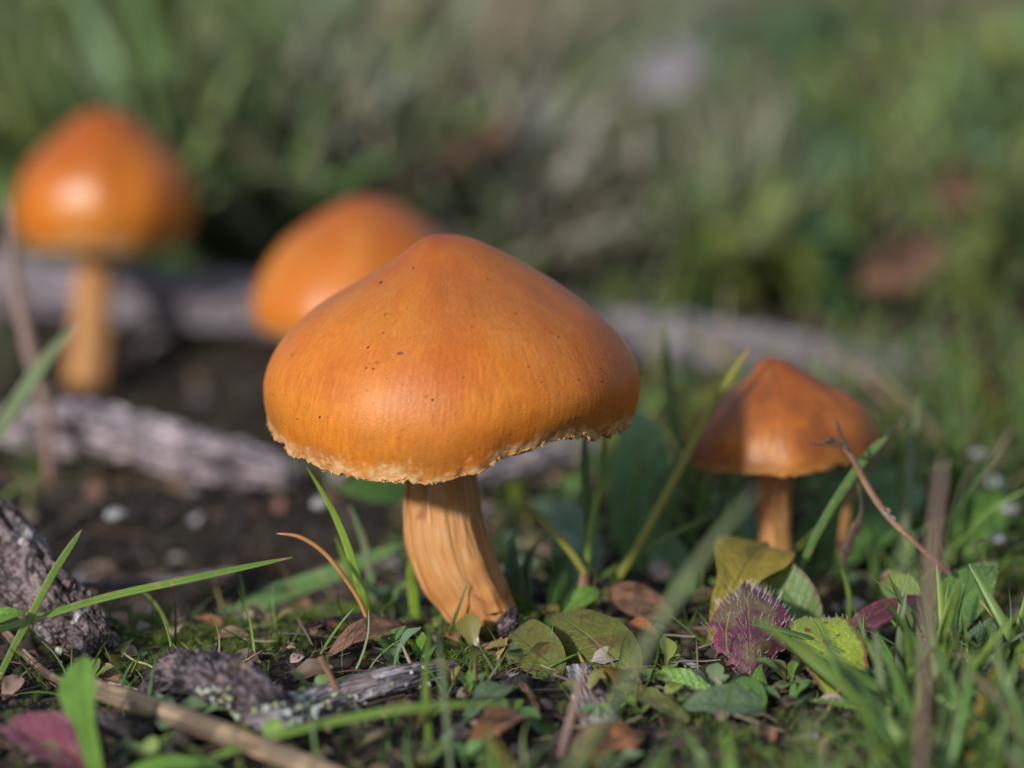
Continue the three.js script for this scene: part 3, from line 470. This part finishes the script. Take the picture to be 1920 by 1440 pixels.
blade('dark shrivelled leaf hanging from the broken forked stalk', 'umber', 20, 0.004, [[1610, 905], [1615, 960], [1595, 1010], [1578, 1060]], { name: 'withered_leaf', cat: 'withered leaf', flat: 0.5, knob: 0.8, width: t => t < 0.3 ? 0.3 : lerp(0.3, 1, sst(0.3, 0.5, t)) * (1 - 0.7 * sst(0.8, 1, t)) });
blade('tiny curled dark tendril over the hairy green leaf', 'umber', 5, 0.0, [[1850, 1065], [1832, 1040], [1830, 1018], [1842, 1012], [1850, 1016]], { name: 'tendril', cat: 'tendril', flat: 1, fold: 0, width: () => 1 });
blade('soft dark blade slanting low over the yellow-green spotted leaf', 'green', 22, -0.06, [[1660, 1420], [1600, 1310], [1510, 1225], [1400, 1150]], { pow: 5 });
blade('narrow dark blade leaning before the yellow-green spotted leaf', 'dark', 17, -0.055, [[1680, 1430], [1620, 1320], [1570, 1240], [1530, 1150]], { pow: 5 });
blade('greyish blade crossing under the dark red narrow leaf', 'grey', 18, -0.05, [[1660, 1400], [1652, 1280], [1640, 1180]], { pow: 6 });
blade('short bright blade rising by the pinkish dry stem', 'green', 24, -0.03, [[1752, 1290], [1770, 1180], [1800, 1085]], { pow: 5 });
{ // the broken forked stalk
  const t = thing('forked_stalk', 'broken brown forked grass stalk with splintered tips before the small mushroom', 'dry stalk');
  const st = (pts, w, mat, o = {}) => mesh('stalk', bladeGeo(pts.map(a => P(...a)), px2m(w, 0), { flat: 0.8, fold: 0.1, nu: 10, nv: 40, pow: 9, knob: 0.25, ...o }), BM[mat], t);
  st([[1780, 1075, -0.004], [1718, 1020, -0.004], [1660, 962, -0.002], [1622, 905, 0], [1600, 862, 0], [1580, 838, 0]], 13, 'brown');
  st([[1612, 890, 0.0005], [1592, 850, 0], [1575, 812, 0], [1564, 784, 0]], 8, 'umber');
  st([[1580, 838, 0], [1550, 834, 0], [1512, 831, 0]], 5, 'umber');
  st([[1584, 843, 0], [1566, 828, 0.0005], [1550, 822, 0]], 10, 'umber', { knob: 1 });
  st([[1570, 832, 0], [1558, 828, 0.001], [1548, 830, 0]], 5, 'umber', { knob: 1 });
}

{ // beads of dew on the forked stalk and on blades nearby
  const dewMat = new THREE.MeshPhysicalMaterial({ color: 0xffffff, roughness: 0.02, transmission: 1, thickness: 0.0005, ior: 1.33 });
  const dew = (px, py, d, r, label) => tag(mesh('dew_drop', new THREE.SphereGeometry(px2m(r, d), 20, 14).scale(1, 0.9, 1).translate(...P(px, py, d)), dewMat), label, 'dew drop');
  dew(1663, 958, -0.0035, 6.5, 'larger dew bead sitting on the brown forked stalk');
  dew(1674, 972, -0.0040, 5, 'smaller dew bead below the larger one on the brown forked stalk');
  dew(1698, 978, 0.0335, 6, 'dew bead on the tall blade with a pinkish tip');
}
// ---------- single leaves ----------
leaf('upright glossy spoon-shaped green leaf beside the wine-red leaf', 'bright', [190, 1480, -0.052], [152, 1232, -0.048], 82, { shape: 'spat', fold: 0.35, arch: 0.04, n: V(-0.25, 0.25, 1) });
leaf('wine-red leaf at the foot of the upright glossy leaf', 'wine', [180, 1440, -0.030], [-5, 1362, -0.028], 105, { shape: 'lance', arch: 0.05, fold: 0.3, n: V(0.1, 0.8, 0.7), wave: 0.3, hairs: 60, hl: 0.4 });
leaf('small pointed green leaf tip above the thick branch stub', 'bright', [-60, 1175, -0.026], [50, 1148, -0.026], 36, { shape: 'ovate' });
leaf('bright green leaf tip beneath the dry tan straw', 'bright', [230, 1455, -0.048], [420, 1440, -0.046], 46, { n: V(0, 1, 0.4) });
leaf('dark green oval leaf in the shade under the largest cap', 'green', [770, 930, 0.05], [630, 918, 0.045], 58, { shape: 'ovate', n: V(0, 0.6, 0.8) });
leaf('brown dead leaf lying beside the foot of the bent stem', 'brown', [780, 1195, -0.008], [610, 1232, -0.014], 62, { n: V(0, 1, 0.5), arch: 0.2, wave: 0.25 });
leaf('rounded olive leaf touching the wood chip at the bent stem', 'olive', [1055, 1265, -0.012], [960, 1185, -0.008], 96, { shape: 'round', n: V(-0.2, 0.6, 0.9), fold: 0.1 });
leaf('broad olive-green leaf with a dark midrib beside the rounded olive leaf', 'olive', [1195, 1270, -0.014], [1035, 1150, -0.006], 125, { shape: 'ovate', n: V(-0.15, 0.7, 0.8), fold: 0.08, roll: -0.3 });
leaf('narrow upright dark green leaf right behind the bent stem', 'green', [1000, 1170, 0.012], [968, 985, 0.02], 42, { shape: 'lance', n: V(-0.4, 0.1, 1), fold: 0.4 });
leaf('bright upright leaf with a pale keel behind the bent stem', 'oblong', [1008, 1175, 0.010], [1018, 1000, 0.016], 38, { shape: 'lance', n: V(-0.7, 0.1, 0.8), fold: 0.7 });
leaf('broad upright green leaf in the rosette behind the bent stem', 'green', [1020, 1175, 0.016], [1048, 985, 0.03], 70, { shape: 'obovate', n: V(0.2, 0.2, 1) });
leaf('small green leaf leaning out of the rosette behind the bent stem', 'bright', [1010, 1170, 0.006], [960, 1110, 0.006], 26, { shape: 'lance' });
leaf('arching green leaf of the rosette leaning towards the paired blades', 'green', [1035, 1175, 0.014], [1085, 1020, 0.02], 56, { shape: 'obovate', n: V(0.5, 0.3, 1), curl: -0.12 });
leaf('low green leaf spreading out from the rosette over the broad olive-green leaf', 'bright', [1045, 1170, 0.008], [1125, 1105, 0.006], 40, { shape: 'obovate', n: V(0.1, 0.9, 0.6), arch: 0.15 });
leaf('glossy green leaf hanging behind the silvery blade', 'green', [1300, 1120, 0.03], [1220, 990, 0.04], 70, { shape: 'ovate', n: V(-0.2, 0.5, 1), curl: -0.1 });
leaf('broad green leaf in the grass beyond the tall pinkish-brown stem', 'bright', [1800, 1060, 0.04], [1880, 900, 0.05], 90, { shape: 'ovate', n: V(0.1, 0.5, 1), curl: -0.12 });
leaf('small hairy grey-green leaf below the larger hairy green leaf', 'grey', [1800, 1250, -0.012], [1890, 1160, -0.01], 60, { shape: 'ovate', n: V(-0.1, 0.7, 0.8), hairs: 60, hl: 0.5 });
leaf('large smooth green leaf standing behind the paired blades', 'green', [1190, 1080, 0.05], [1200, 765, 0.06], 125, { shape: 'ovate', n: V(0.1, 0.3, 1), fold: 0.12 });
leaf('grey-green leaf leaning behind the paired blades', 'grey', [1120, 1080, 0.04], [1040, 935, 0.05], 80, { shape: 'ovate', n: V(0, 0.5, 1) });
leaf('yellow-olive rounded leaf curling before the small mushroom stem', 'yellow', [1330, 1215, 0.0], [1440, 1035, 0.012], 150, { shape: 'obovate', n: V(-0.3, 0.3, 1), curl: 0.05, fold: 0.1, arch: 0.18 });
leaf('oblong light green leaf behind the hairy purple leaf', 'oblong', [1530, 1185, 0.0], [1430, 1055, 0.004], 98, { shape: 'round', n: V(-0.1, 0.4, 1), fold: 0.1, arch: 0.1 });
leaf('hairy purple leaf with a toothed magenta edge', 'purple', [1408, 1262, -0.018], [1402, 1096, -0.006], 158, { shape: 'rag', n: V(-0.1, 0.25, 1), serr: 0.10, teeth: 7, arch: 0.10, roll: -0.35, fold: -0.05, hairs: 230, wave: 0.16, nu: 30, nv: 60, stalk: [[1425, 1300, -0.026], [1416, 1280, -0.022]], sm: 'brown', sw: 12 });
leaf('yellow-green leaf with dark red spots and a red edge', 'spotted', [1590, 1330, -0.016], [1515, 1158, -0.008], 128, { shape: 'round', n: V(0.1, 0.3, 1), fold: 0.06, arch: 0.1, serr: 0.08, hairs: 50, hl: 0.5 });
leaf('small folded glossy bright green leaf near the silvery blade', 'bright', [1345, 1315, -0.022], [1203, 1278, -0.022], 46, { shape: 'ovate', n: V(0.1, 1, 0.5), fold: 0.5, arch: 0.12, hairs: 14, hl: 0.5 });
leaf('narrow dark olive leaf under the small folded glossy leaf', 'olive', [1290, 1355, -0.028], [1130, 1285, -0.026], 40, { shape: 'lance', n: V(0, 1, 0.5) });
leaf('soft grey-green leaf lying under the hairy purple leaf', 'grey', [1440, 1330, -0.034], [1275, 1325, -0.036], 75, { shape: 'ovate', n: V(0, 0.8, 0.6) });
leaf('tapering green leaf leaning on the soft grey-green leaf', 'green', [1430, 1340, -0.03], [1370, 1275, -0.026], 60, { shape: 'ovate' });
leaf('small bright leaf shoot at the tail of the hairy purple leaf', 'bright', [1445, 1320, -0.022], [1438, 1238, -0.02], 36, { shape: 'lance', fold: 0.6, n: V(-0.5, 0.2, 1) });
leaf('green leaf with a dark red tip by the pinkish dry stem', 'redtip', [1730, 1135, -0.002], [1650, 1085, 0.004], 60, { shape: 'ovate', n: V(-0.1, 0.6, 0.9) });
leaf('dark red narrow leaf with a magenta edge below the red-tipped leaf', 'darkred', [1590, 1185, -0.006], [1745, 1115, -0.004], 46, { shape: 'lance', n: V(0.2, 0.8, 0.6), wave: 0.2 });
leaf('hairy green leaf beneath the curled dark tendril', 'green', [1745, 1195, -0.004], [1868, 1060, 0.0], 100, { shape: 'ovate', n: V(-0.3, 0.5, 0.9), hairs: 120, hl: 0.5 });
leaf('curled brown leaf behind the wide grey-green blade', 'brown', [1265, 1155, 0.006], [1140, 1105, 0.01], 62, { shape: 'ovate', n: V(0, 0.3, 1), wave: 0.35, arch: 0.2, roll: 0.5 });
leaf('small reddish-brown leaf scrap below the curled brown leaf', 'orange', [1232, 1210, -0.004], [1176, 1170, -0.002], 50, { shape: 'round', n: V(0, 0.5, 1), wave: 0.3 });
leaf('small grey-green leaf lying on the grey splinter', 'grey', [860, 1365, -0.030], [955, 1285, -0.024], 62, { shape: 'obovate', n: V(-0.2, 0.9, 0.6), fold: 0.2 });
leaf('rust-orange dead leaf lying under the small grey-green leaf', 'orange', [1000, 1350, -0.034], [870, 1420, -0.038], 66, { n: V(0, 1, 0.4), arch: 0.15 });
leaf('rust-brown dead leaf at the foot of the upright bark flake', 'orange', [1070, 1430, -0.046], [1210, 1380, -0.036], 90, { n: V(0, 0.8, 0.6), arch: 0.1, wave: 0.3 });
leaf('large dark green leaf in the shade under the small mushroom', 'green', [1480, 1080, 0.05], [1730, 900, 0.055], 150, { shape: 'ovate', n: V(-0.1, 0.5, 0.9), arch: 0.12 });
leaf('dark olive leaf drooping behind the rounded leaf of the small mushroom', 'green', [1490, 1100, 0.045], [1330, 930, 0.06], 90, { shape: 'ovate' });
leaf('tiny bright unfolding leaf behind the grey splinter', 'bright', [800, 1245, -0.012], [775, 1200, -0.012], 38, { shape: 'round', fold: 0.7, ruf: 0.1 });
leaf('tiny bright moss-side leaf at the end of the grey splinter', 'bright', [880, 1300, -0.016], [872, 1262, -0.016], 26, { shape: 'round', fold: 0.6 });
leaf('small bright green leaf below the dark red narrow leaf', 'bright', [1650, 1250, -0.012], [1740, 1215, -0.01], 44, { shape: 'ovate' });

// ---------- ground cover near the mushrooms ----------
const M4 = new THREE.Matrix4(), Q4 = new THREE.Quaternion(), E4 = new THREE.Euler(), S4 = V(1, 1, 1), COL = new THREE.Color();
function scatter(name, label, cat, geo, mat, list) {             // list of {p, e:[x,y,z], s, c}
  const im = new THREE.InstancedMesh(geo, mat, list.length); im.name = numbered(name); im.castShadow = im.receiveShadow = true;
  list.forEach((k, i) => { M4.compose(k.p, Q4.setFromEuler(E4.set(...k.e, 'YXZ')), typeof k.s === 'number' ? S4.set(k.s, k.s, k.s) : S4.set(...k.s)); im.setMatrixAt(i, M4); im.setColorAt(i, COL.setRGB(...k.c)); });
  scene.add(im); return tag(im, label, cat, null, 'stuff');
}
const jit = (c, a) => { const m = rr(1 - a, 1 + a); return [c[0] * m * rr(0.85, 1.15), c[1] * m, c[2] * m * rr(0.8, 1.2)]; };
const visX = z => 0.085 + Math.max(0, 0.1 - z) * 0.16;            // half the view's width, with room to spare
const plain = std({ color: 0xffffff, roughness: 0.6 });
{ // soil crumbs
  const g = new THREE.IcosahedronGeometry(1, 1), p = g.attributes.position; for (let k = 0; k < p.count; k++) { const f = 0.65 + 0.7 * noise(p.getX(k) * 1.7 + 4, p.getY(k) * 1.7, p.getZ(k) * 1.7); p.setXYZ(k, p.getX(k) * f, p.getY(k) * f * 0.8, p.getZ(k) * f); } g.computeVertexNormals();
  const a = []; for (let i = 0; i < 9000; i++) { const z = rr(-0.3, 0.1), x = rr(-1, 1) * visX(z) * 1.3; a.push({ p: V(x, groundY(x, z), z), e: [rr(0, 6), rr(0, 6), 0], s: 0.0003 + 0.0016 * Math.pow(rnd(), 4), c: jit(rnd() < 0.03 ? [0.14, 0.115, 0.10] : [0.028, 0.020, 0.015], 0.5) }); }
  scatter('soil_crumbs', 'loose dark crumbs of soil and bark between the plants', 'soil crumbs', g, std({ color: 0xffffff, roughness: 0.95 }), a);
}
{ // rootlets, stalk scraps
  const g = bladeGeo([V(-1, 0, 0), V(-0.3, 0.10, 0.06), V(0.35, 0.04, -0.08), V(1, 0.12, 0.02)], 0.16, { flat: 0.6, fold: 0.1, nu: 5, nv: 8, width: () => 1, hint: V(0, 1, 0) });
  const a = []; for (let i = 0; i < 8000; i++) { const z = rr(-0.35, 0.1), x = rr(-1, 1) * visX(z) * 1.3; const c = [[0.10, 0.06, 0.04], [0.2, 0.14, 0.1], [0.06, 0.04, 0.035], [0.3, 0.23, 0.16], [0.16, 0.07, 0.05]][Math.floor(rnd() * 5)]; const s = 0.001 + 0.0042 * Math.pow(rnd(), 3); a.push({ p: V(x, groundY(x, z) + 0.0004 + rnd() * 0.001, z), e: [rr(-0.3, 0.3), rr(0, 6.3), rr(-0.35, 0.35)], s: [s, s * 0.7, Math.min(s, 0.0018)], c: jit(c, 0.35) }); }
  scatter('stalk_litter', 'thin dead stalks and rootlets strewn over the soil', 'plant litter', g, plain, a);
}
{ // scraps of dead leaves
  const g = leafGeo(V(-1, 0, 0), V(1, 0, 0), 1.1, { n: V(0, 1, 0), wave: 0.35, nu: 6, nv: 8, arch: 0.1 });
  const a = []; for (let i = 0; i < 2000; i++) { const z = rr(-0.5, 0.1), x = rr(-1, 1) * visX(z) * 1.3; const c = [[0.17, 0.085, 0.045], [0.24, 0.16, 0.10], [0.10, 0.055, 0.04], [0.28, 0.22, 0.2]][Math.floor(rnd() * 4)]; const s = 0.001 + 0.003 * rnd() * rnd(); a.push({ p: V(x, groundY(x, z) + 0.001, z), e: [rr(-0.5, 0.5), rr(0, 6.3), rr(-0.5, 0.5)], s, c: jit(c, 0.3) }); }
  scatter('leaf_litter', 'small brown scraps of dead leaves on the soil', 'leaf litter', g, plain, a);
}
const mossMask = (x, z) => fbm(x * 38 + 5, z * 38, 2.2, 3);
{ // moss: little star-leaved shoots
  const parts = []; for (let k = 0; k < 22; k++) { const h = 0.15 + 0.85 * k / 22, a = k * 2.4, l = 0.55 * (1.15 - h * 0.5), b = V(0, h * 0.9, 0); parts.push(bladeGeo([b, b.clone().add(V(Math.cos(a) * l * 0.5, l * 0.45, Math.sin(a) * l * 0.5)), b.clone().add(V(Math.cos(a) * l, l * 0.6, Math.sin(a) * l))], 0.13, { nu: 3, nv: 3, flat: 0.3, fold: 0, hint: V(0, 1, 0.01), width: t => 1 - t * 0.85 })); }
  const g = mergeGeometries(parts), a = [];
  const add = (x, z, s, c) => a.push({ p: V(x, groundY(x, z) - 0.0005, z), e: [rr(-0.35, 0.35), rr(0, 6.3), rr(-0.35, 0.35)], s, c: jit(c, 0.3) });
  const mc = [0.115, 0.165, 0.022];
  for (let i = 0; i < 13000; i++) { const z = rr(-0.14, 0.1), x = rr(-1, 1) * visX(z) * 1.25, m = mossMask(x, z); if (m > 0.43 + 0.12 * rnd() && !(x < -0.02 && x > -0.1 && z < -0.03)) add(x, z, rr(0.0008, 0.002), mixc(mc, [0.05, 0.085, 0.02], rnd())); }
  const spots = [[915, 1192, 85, 420, 1.5], [300, 1200, 150, 420], [250, 1150, 120, 200], [480, 1190, 120, 260], [640, 1150, 90, 160], [880, 1250, 60, 120], [560, 1140, 120, 150]];
  for (const [px, py, r, n, big = 1] of spots) for (let i = 0; i < n; i++) { const X = px + (rnd() + rnd() - 1) * r, Y = py + (rnd() + rnd() - 1) * r * 0.35, o = P(X, Y, 0).sub(EYE), t = -EYE.y / o.y, x = EYE.x + o.x * t, z = EYE.z + o.z * t; add(x, z, rr(0.001, 0.0024) * big, mc); }
  scatter('moss', 'yellow-green cushions of moss on the soil', 'moss', g, std({ color: 0xffffff, roughness: 0.55 }), a);
}
// grass: a few bent blade shapes, scattered
const bladeShape = (bend, side, w) => bladeGeo([V(0, 0, 0), V(side * 0.1, 0.35, bend * 0.08), V(side * 0.3, 0.7, bend * 0.32), V(side * 0.5, 0.96, bend * 0.75)], w, { nu: 4, nv: 9, flat: 0.2, fold: 0.35, hint: V(0, 0.1, 1), width: t => Math.pow(Math.max(0, 1 - Math.pow(t, 3)), 0.8) });
const shapes = [bladeShape(0.2, 0.1, 0.05), bladeShape(0.7, 0.3, 0.05), bladeShape(1.0, -0.3, 0.045), bladeShape(-0.3, 0.5, 0.055)];
const grassMat = std({ color: 0xffffff, roughness: 0.42, specularIntensity: 0.7 });
const GC = [[0.085, 0.15, 0.028], [0.06, 0.11, 0.028], [0.12, 0.18, 0.03], [0.11, 0.14, 0.06], [0.20, 0.17, 0.04], [0.24, 0.18, 0.11]];
const gcol = () => { const r = rnd(); return GC[r < 0.3 ? 0 : r < 0.55 ? 1 : r < 0.75 ? 2 : r < 0.9 ? 3 : r < 0.95 ? 4 : 5]; };
{
  const lists = shapes.map(() => []);
  const put = (x, z, h, c, lean = 0.5, wide = 1) => lists[Math.floor(rnd() * 4)].push({ p: V(x, groundY(x, z) - 0.001, z), e: [rr(-lean, lean), rr(0, 6.3), rr(-lean, lean)], s: [h * rr(0.7, 1.3) * wide, h, h], c: jit(c, 0.25) });
  // meadow behind: patches of lush, pale, dry and open ground
  for (let i = 0; i < 30000; i++) {
    const z = -0.25 - 2.4 * Math.pow(rnd(), 1.6), x = rr(-1, 1) * visX(z) * 1.7, m = fbm(x * 13, z * 13, 4.4, 3), k = fbm(x * 10 + 40, z * 10, 1.1, 3);
    const open = sst(-0.05, 0.18, x) * 0.05 * sst(-1.2, -0.5, z);
    if (m < 0.40 + open + 0.16 * rnd()) continue;
    const c = k > 0.62 ? [0.15, 0.19, 0.05] : k > 0.54 ? [0.095, 0.15, 0.04] : k < 0.40 ? [0.21, 0.18, 0.12] : k < 0.46 ? [0.15, 0.16, 0.085] : gcol();
    const g = (c[0] + c[1] + c[2]) / 3; put(x, z, rr(0.016, 0.05) * (0.55 + m * 0.9) * (x < 0 ? 1.2 : 0.85), mixc(c, [g * 1.02, g, g * 0.95], 0.15).map(q => q * 1.04), 0.6, rr(1.5, 3));
  }
  for (let i = 0; i < 700; i++) { const z = rr(-0.34, -0.245), x = rr(-0.24, 0.12); put(x, z, rr(0.014, 0.04), gcol(), 0.6, rr(1, 2.2)); }
  // the wider meadow round about, coarser
  for (let i = 0; i < 7000; i++) { const r = 0.8 + 5 * Math.pow(rnd(), 1.3), a = rr(0, 6.3), x = Math.cos(a) * r, z = Math.sin(a) * r - 0.3; if (z > -0.4 && Math.abs(x) < 0.35 && z < 0.75) continue; put(x, z, rr(0.03, 0.07), gcol(), 0.5, 2.2); }
  // thin growth to the right of the main stem and round the small mushroom
  for (let i = 0; i < 900; i++) { const z = rr(-0.15, -0.02), x = rr(0.012, 0.13); if (mossMask(x, z) < 0.4) continue; put(x, z, rr(0.008, 0.026), gcol(), 0.7); }
  for (let i = 0; i < 130; i++) { const z = rr(-0.02, 0.03), x = rr(0.02, 0.09); if (x < 0.056 && z > -0.014) continue; put(x, z, rr(0.006, 0.016), gcol(), 0.7); }
  // low thin shoots over the whole clearing
  for (let i = 0; i < 2300; i++) { const z = rr(-0.12, 0.07), x = rr(-1, 1) * 0.12, k = fbm(x * 60, z * 60, 9, 2); if (k < 0.46 - 0.08 * sst(0, 0.05, x)) continue; if (x < -0.015 && z < -0.02 && rnd() < 0.85) continue; put(x, z, rr(0.003, 0.0105), rnd() < 0.15 ? [0.26, 0.19, 0.11] : gcol(), 0.95, rr(0.6, 1.5)); }
  for (let i = 0; i < 90; i++) { const z = rr(-0.24, -0.12), x = rr(-0.04, 0.16); put(x, z, rr(0.008, 0.02), gcol(), 0.7, rr(1, 2)); }
  for (let i = 0; i < 110; i++) { const z = rr(-0.25, 0.04), x = rr(-0.13, -0.075); put(x, z, rr(0.006, 0.02), gcol(), 0.7); }
  lists.forEach((l, k) => scatter('meadow_grass', ['soft meadow grass of short upright blades', 'soft meadow grass of arching blades', 'soft meadow grass of drooping blades', 'soft meadow grass of side-leaning blades'][k], 'grass', shapes[k], grassMat, l));
}
{ // blurred short grass close in, along the bottom of the picture and to the right
  const a = []; const put = (px, d, h, lean, c) => { const o = P(px, 1400, 0).sub(EYE), x = o.x / (-o.z) * (DIST * 0.978 + d), z = EYE.z - (DIST * 0.978 + d); a.push({ p: V(x, groundY(x, z) - 0.002, z), e: [rr(-lean, lean), rr(0, 6.3), rr(-lean, lean)], s: [h * rr(1.4, 2.6), h, h], c: jit(c, 0.25) }); };
  for (let i = 0; i < 430; i++) put(1640 + 420 * Math.pow(rnd(), 0.8), rr(-0.09, -0.025), rr(0.008, 0.02), 0.8, gcol());
  for (let i = 0; i < 60; i++) put(rr(1440, 1660), rr(-0.105, -0.075), rr(0.008, 0.016), 0.8, gcol());
  for (let i = 0; i < 190; i++) put(rr(820, 1500), rr(-0.115, -0.075), rr(0.007, 0.017), 0.8, gcol());
  for (let i = 0; i < 50; i++) put(rr(-60, 800), rr(-0.10, -0.06), rr(0.005, 0.012), 0.8, gcol());
  scatter('short_grass', 'tangled short grass at the near edge of the clearing', 'grass', shapes[1], grassMat, a);
}
{ // broad-leaved herbs among the far grass
  const g = leafGeo(V(0, 0, 0), V(0, 0.75, 0.65), 0.5, { n: V(0, 0.6, -0.7), nu: 6, nv: 10, arch: 0.1, shape: 'obovate' }), a = [];
  for (let i = 0; i < 330; i++) { const z = -0.24 - 1.1 * Math.pow(rnd(), 1.3), x = (rnd() < 0.7 ? rr(0.0, 1.2) : rr(-1, 1)) * visX(z), n = 4 + Math.floor(rnd() * 4), c = jit(rnd() < 0.5 ? [0.075, 0.15, 0.06] : rnd() < 0.5 ? [0.13, 0.19, 0.095] : [0.17, 0.20, 0.05], 0.3), s = rr(0.012, 0.03); for (let k = 0; k < n; k++) a.push({ p: V(x, groundY(x, z), z), e: [rr(-0.3, 0.5), k / n * 6.28 + rr(-0.3, 0.3), 0], s: s * rr(0.7, 1.2), c }); }
  const near = [];
  for (let i = 0; i < 330; i++) { const z = rr(-0.13, 0.07), x = rr(-0.02, 0.13) * (rnd() < 0.75 ? 1 : -0.8); if (x < -0.02 && z < -0.02) continue; if (x > 0.022 && x < 0.056 && z > -0.01 && z < 0.03) continue; const n = 3 + Math.floor(rnd() * 3), c = jit([[0.075, 0.14, 0.03], [0.13, 0.18, 0.035], [0.12, 0.10, 0.03], [0.10, 0.15, 0.07]][Math.floor(rnd() * 4)], 0.3), s = rr(0.0025, 0.0065); for (let k = 0; k < n; k++) near.push({ p: V(x, groundY(x, z), z), e: [rr(-0.2, 0.6), k / n * 6.28 + rr(-0.4, 0.4), rr(-0.3, 0.3)], s: s * rr(0.6, 1.2), c }); }
  scatter('ground_leaves', 'tiny green and olive seedling leaves low on the soil', 'seedlings', g, std({ color: 0xffffff, roughness: 0.4 }), near);
  scatter('herb_leaves', 'low broad-leaved herbs growing in the meadow grass', 'herbs', g, std({ color: 0xffffff, roughness: 0.5, specularIntensity: 0.6 }), a);
}
// pale flakes of lichen fallen on the soil
for (const [px, py, d, w, label, group] of [
  [602, 945, 0.05, 36, 'grey lichen flake on dark soil under the ragged rim of the largest cap'], [218, 965, 0.05, 40, 'grey lichen flake on bare soil behind the thick branch stub'],
  ...[[1868, 905, 0.05, 40], [1895, 955, 0.045, 38], [1835, 850, 0.06, 30], [1870, 1010, 0.03, 34]].map(a => [...a, 'pale lichen flake in the grass beyond the hairy green leaf', 'pale flakes in the grass'])]) {
  const c = P(px, py, d, 0.0004), r = px2m(w * 0.5, d);
  const g = grid(18, 10, (u, v) => { const a = u * 6.2832, b = v * Math.PI, k = 0.6 + 0.8 * fbm(Math.cos(a) * Math.sin(b) * 2 + px, Math.cos(b) * 2, Math.sin(a) * Math.sin(b) * 2, 3); return [V(c.x + Math.cos(a) * Math.sin(b) * r * k, c.y + Math.cos(b) * r * 0.5 * k, c.z + Math.sin(a) * Math.sin(b) * r * k), [u, v]]; }, true);
  tag(mesh('lichen_flake', g, flakeMat), label, 'lichen', group);
}
// dead leaves and pale stones seen as soft patches far behind
const farLeaf = (label, mat, px, py, d, w, o = {}) => leaf(label, mat, [px - w * 0.5, py + w * 0.28, d], [px + w * 0.5, py - w * 0.28, d + 0.01], w * 0.55, { name: 'dead_leaf', cat: 'dead leaf', wave: 0.3, ...o });
farLeaf('brown dead leaf caught upright in the grass beyond the small mushroom', 'brown', 1690, 490, 0.19, 170, { n: V(0.5, 0.4, 1) });
farLeaf('russet dead leaf high in the far grass', 'brown', 1820, 340, 0.26, 160, { n: V(0.5, 0.4, 1) });
farLeaf('dim brown dead leaf far back in the grass', 'brown', 1640, 180, 0.40, 170);
farLeaf('pale lilac withered leaf far back in the grass', 'mauve', 1265, 140, 0.36, 150);
farLeaf('pinkish withered leaf in the middle of the far grass', 'mauve', 1410, 260, 0.33, 110);

renderer.render(scene, camera);
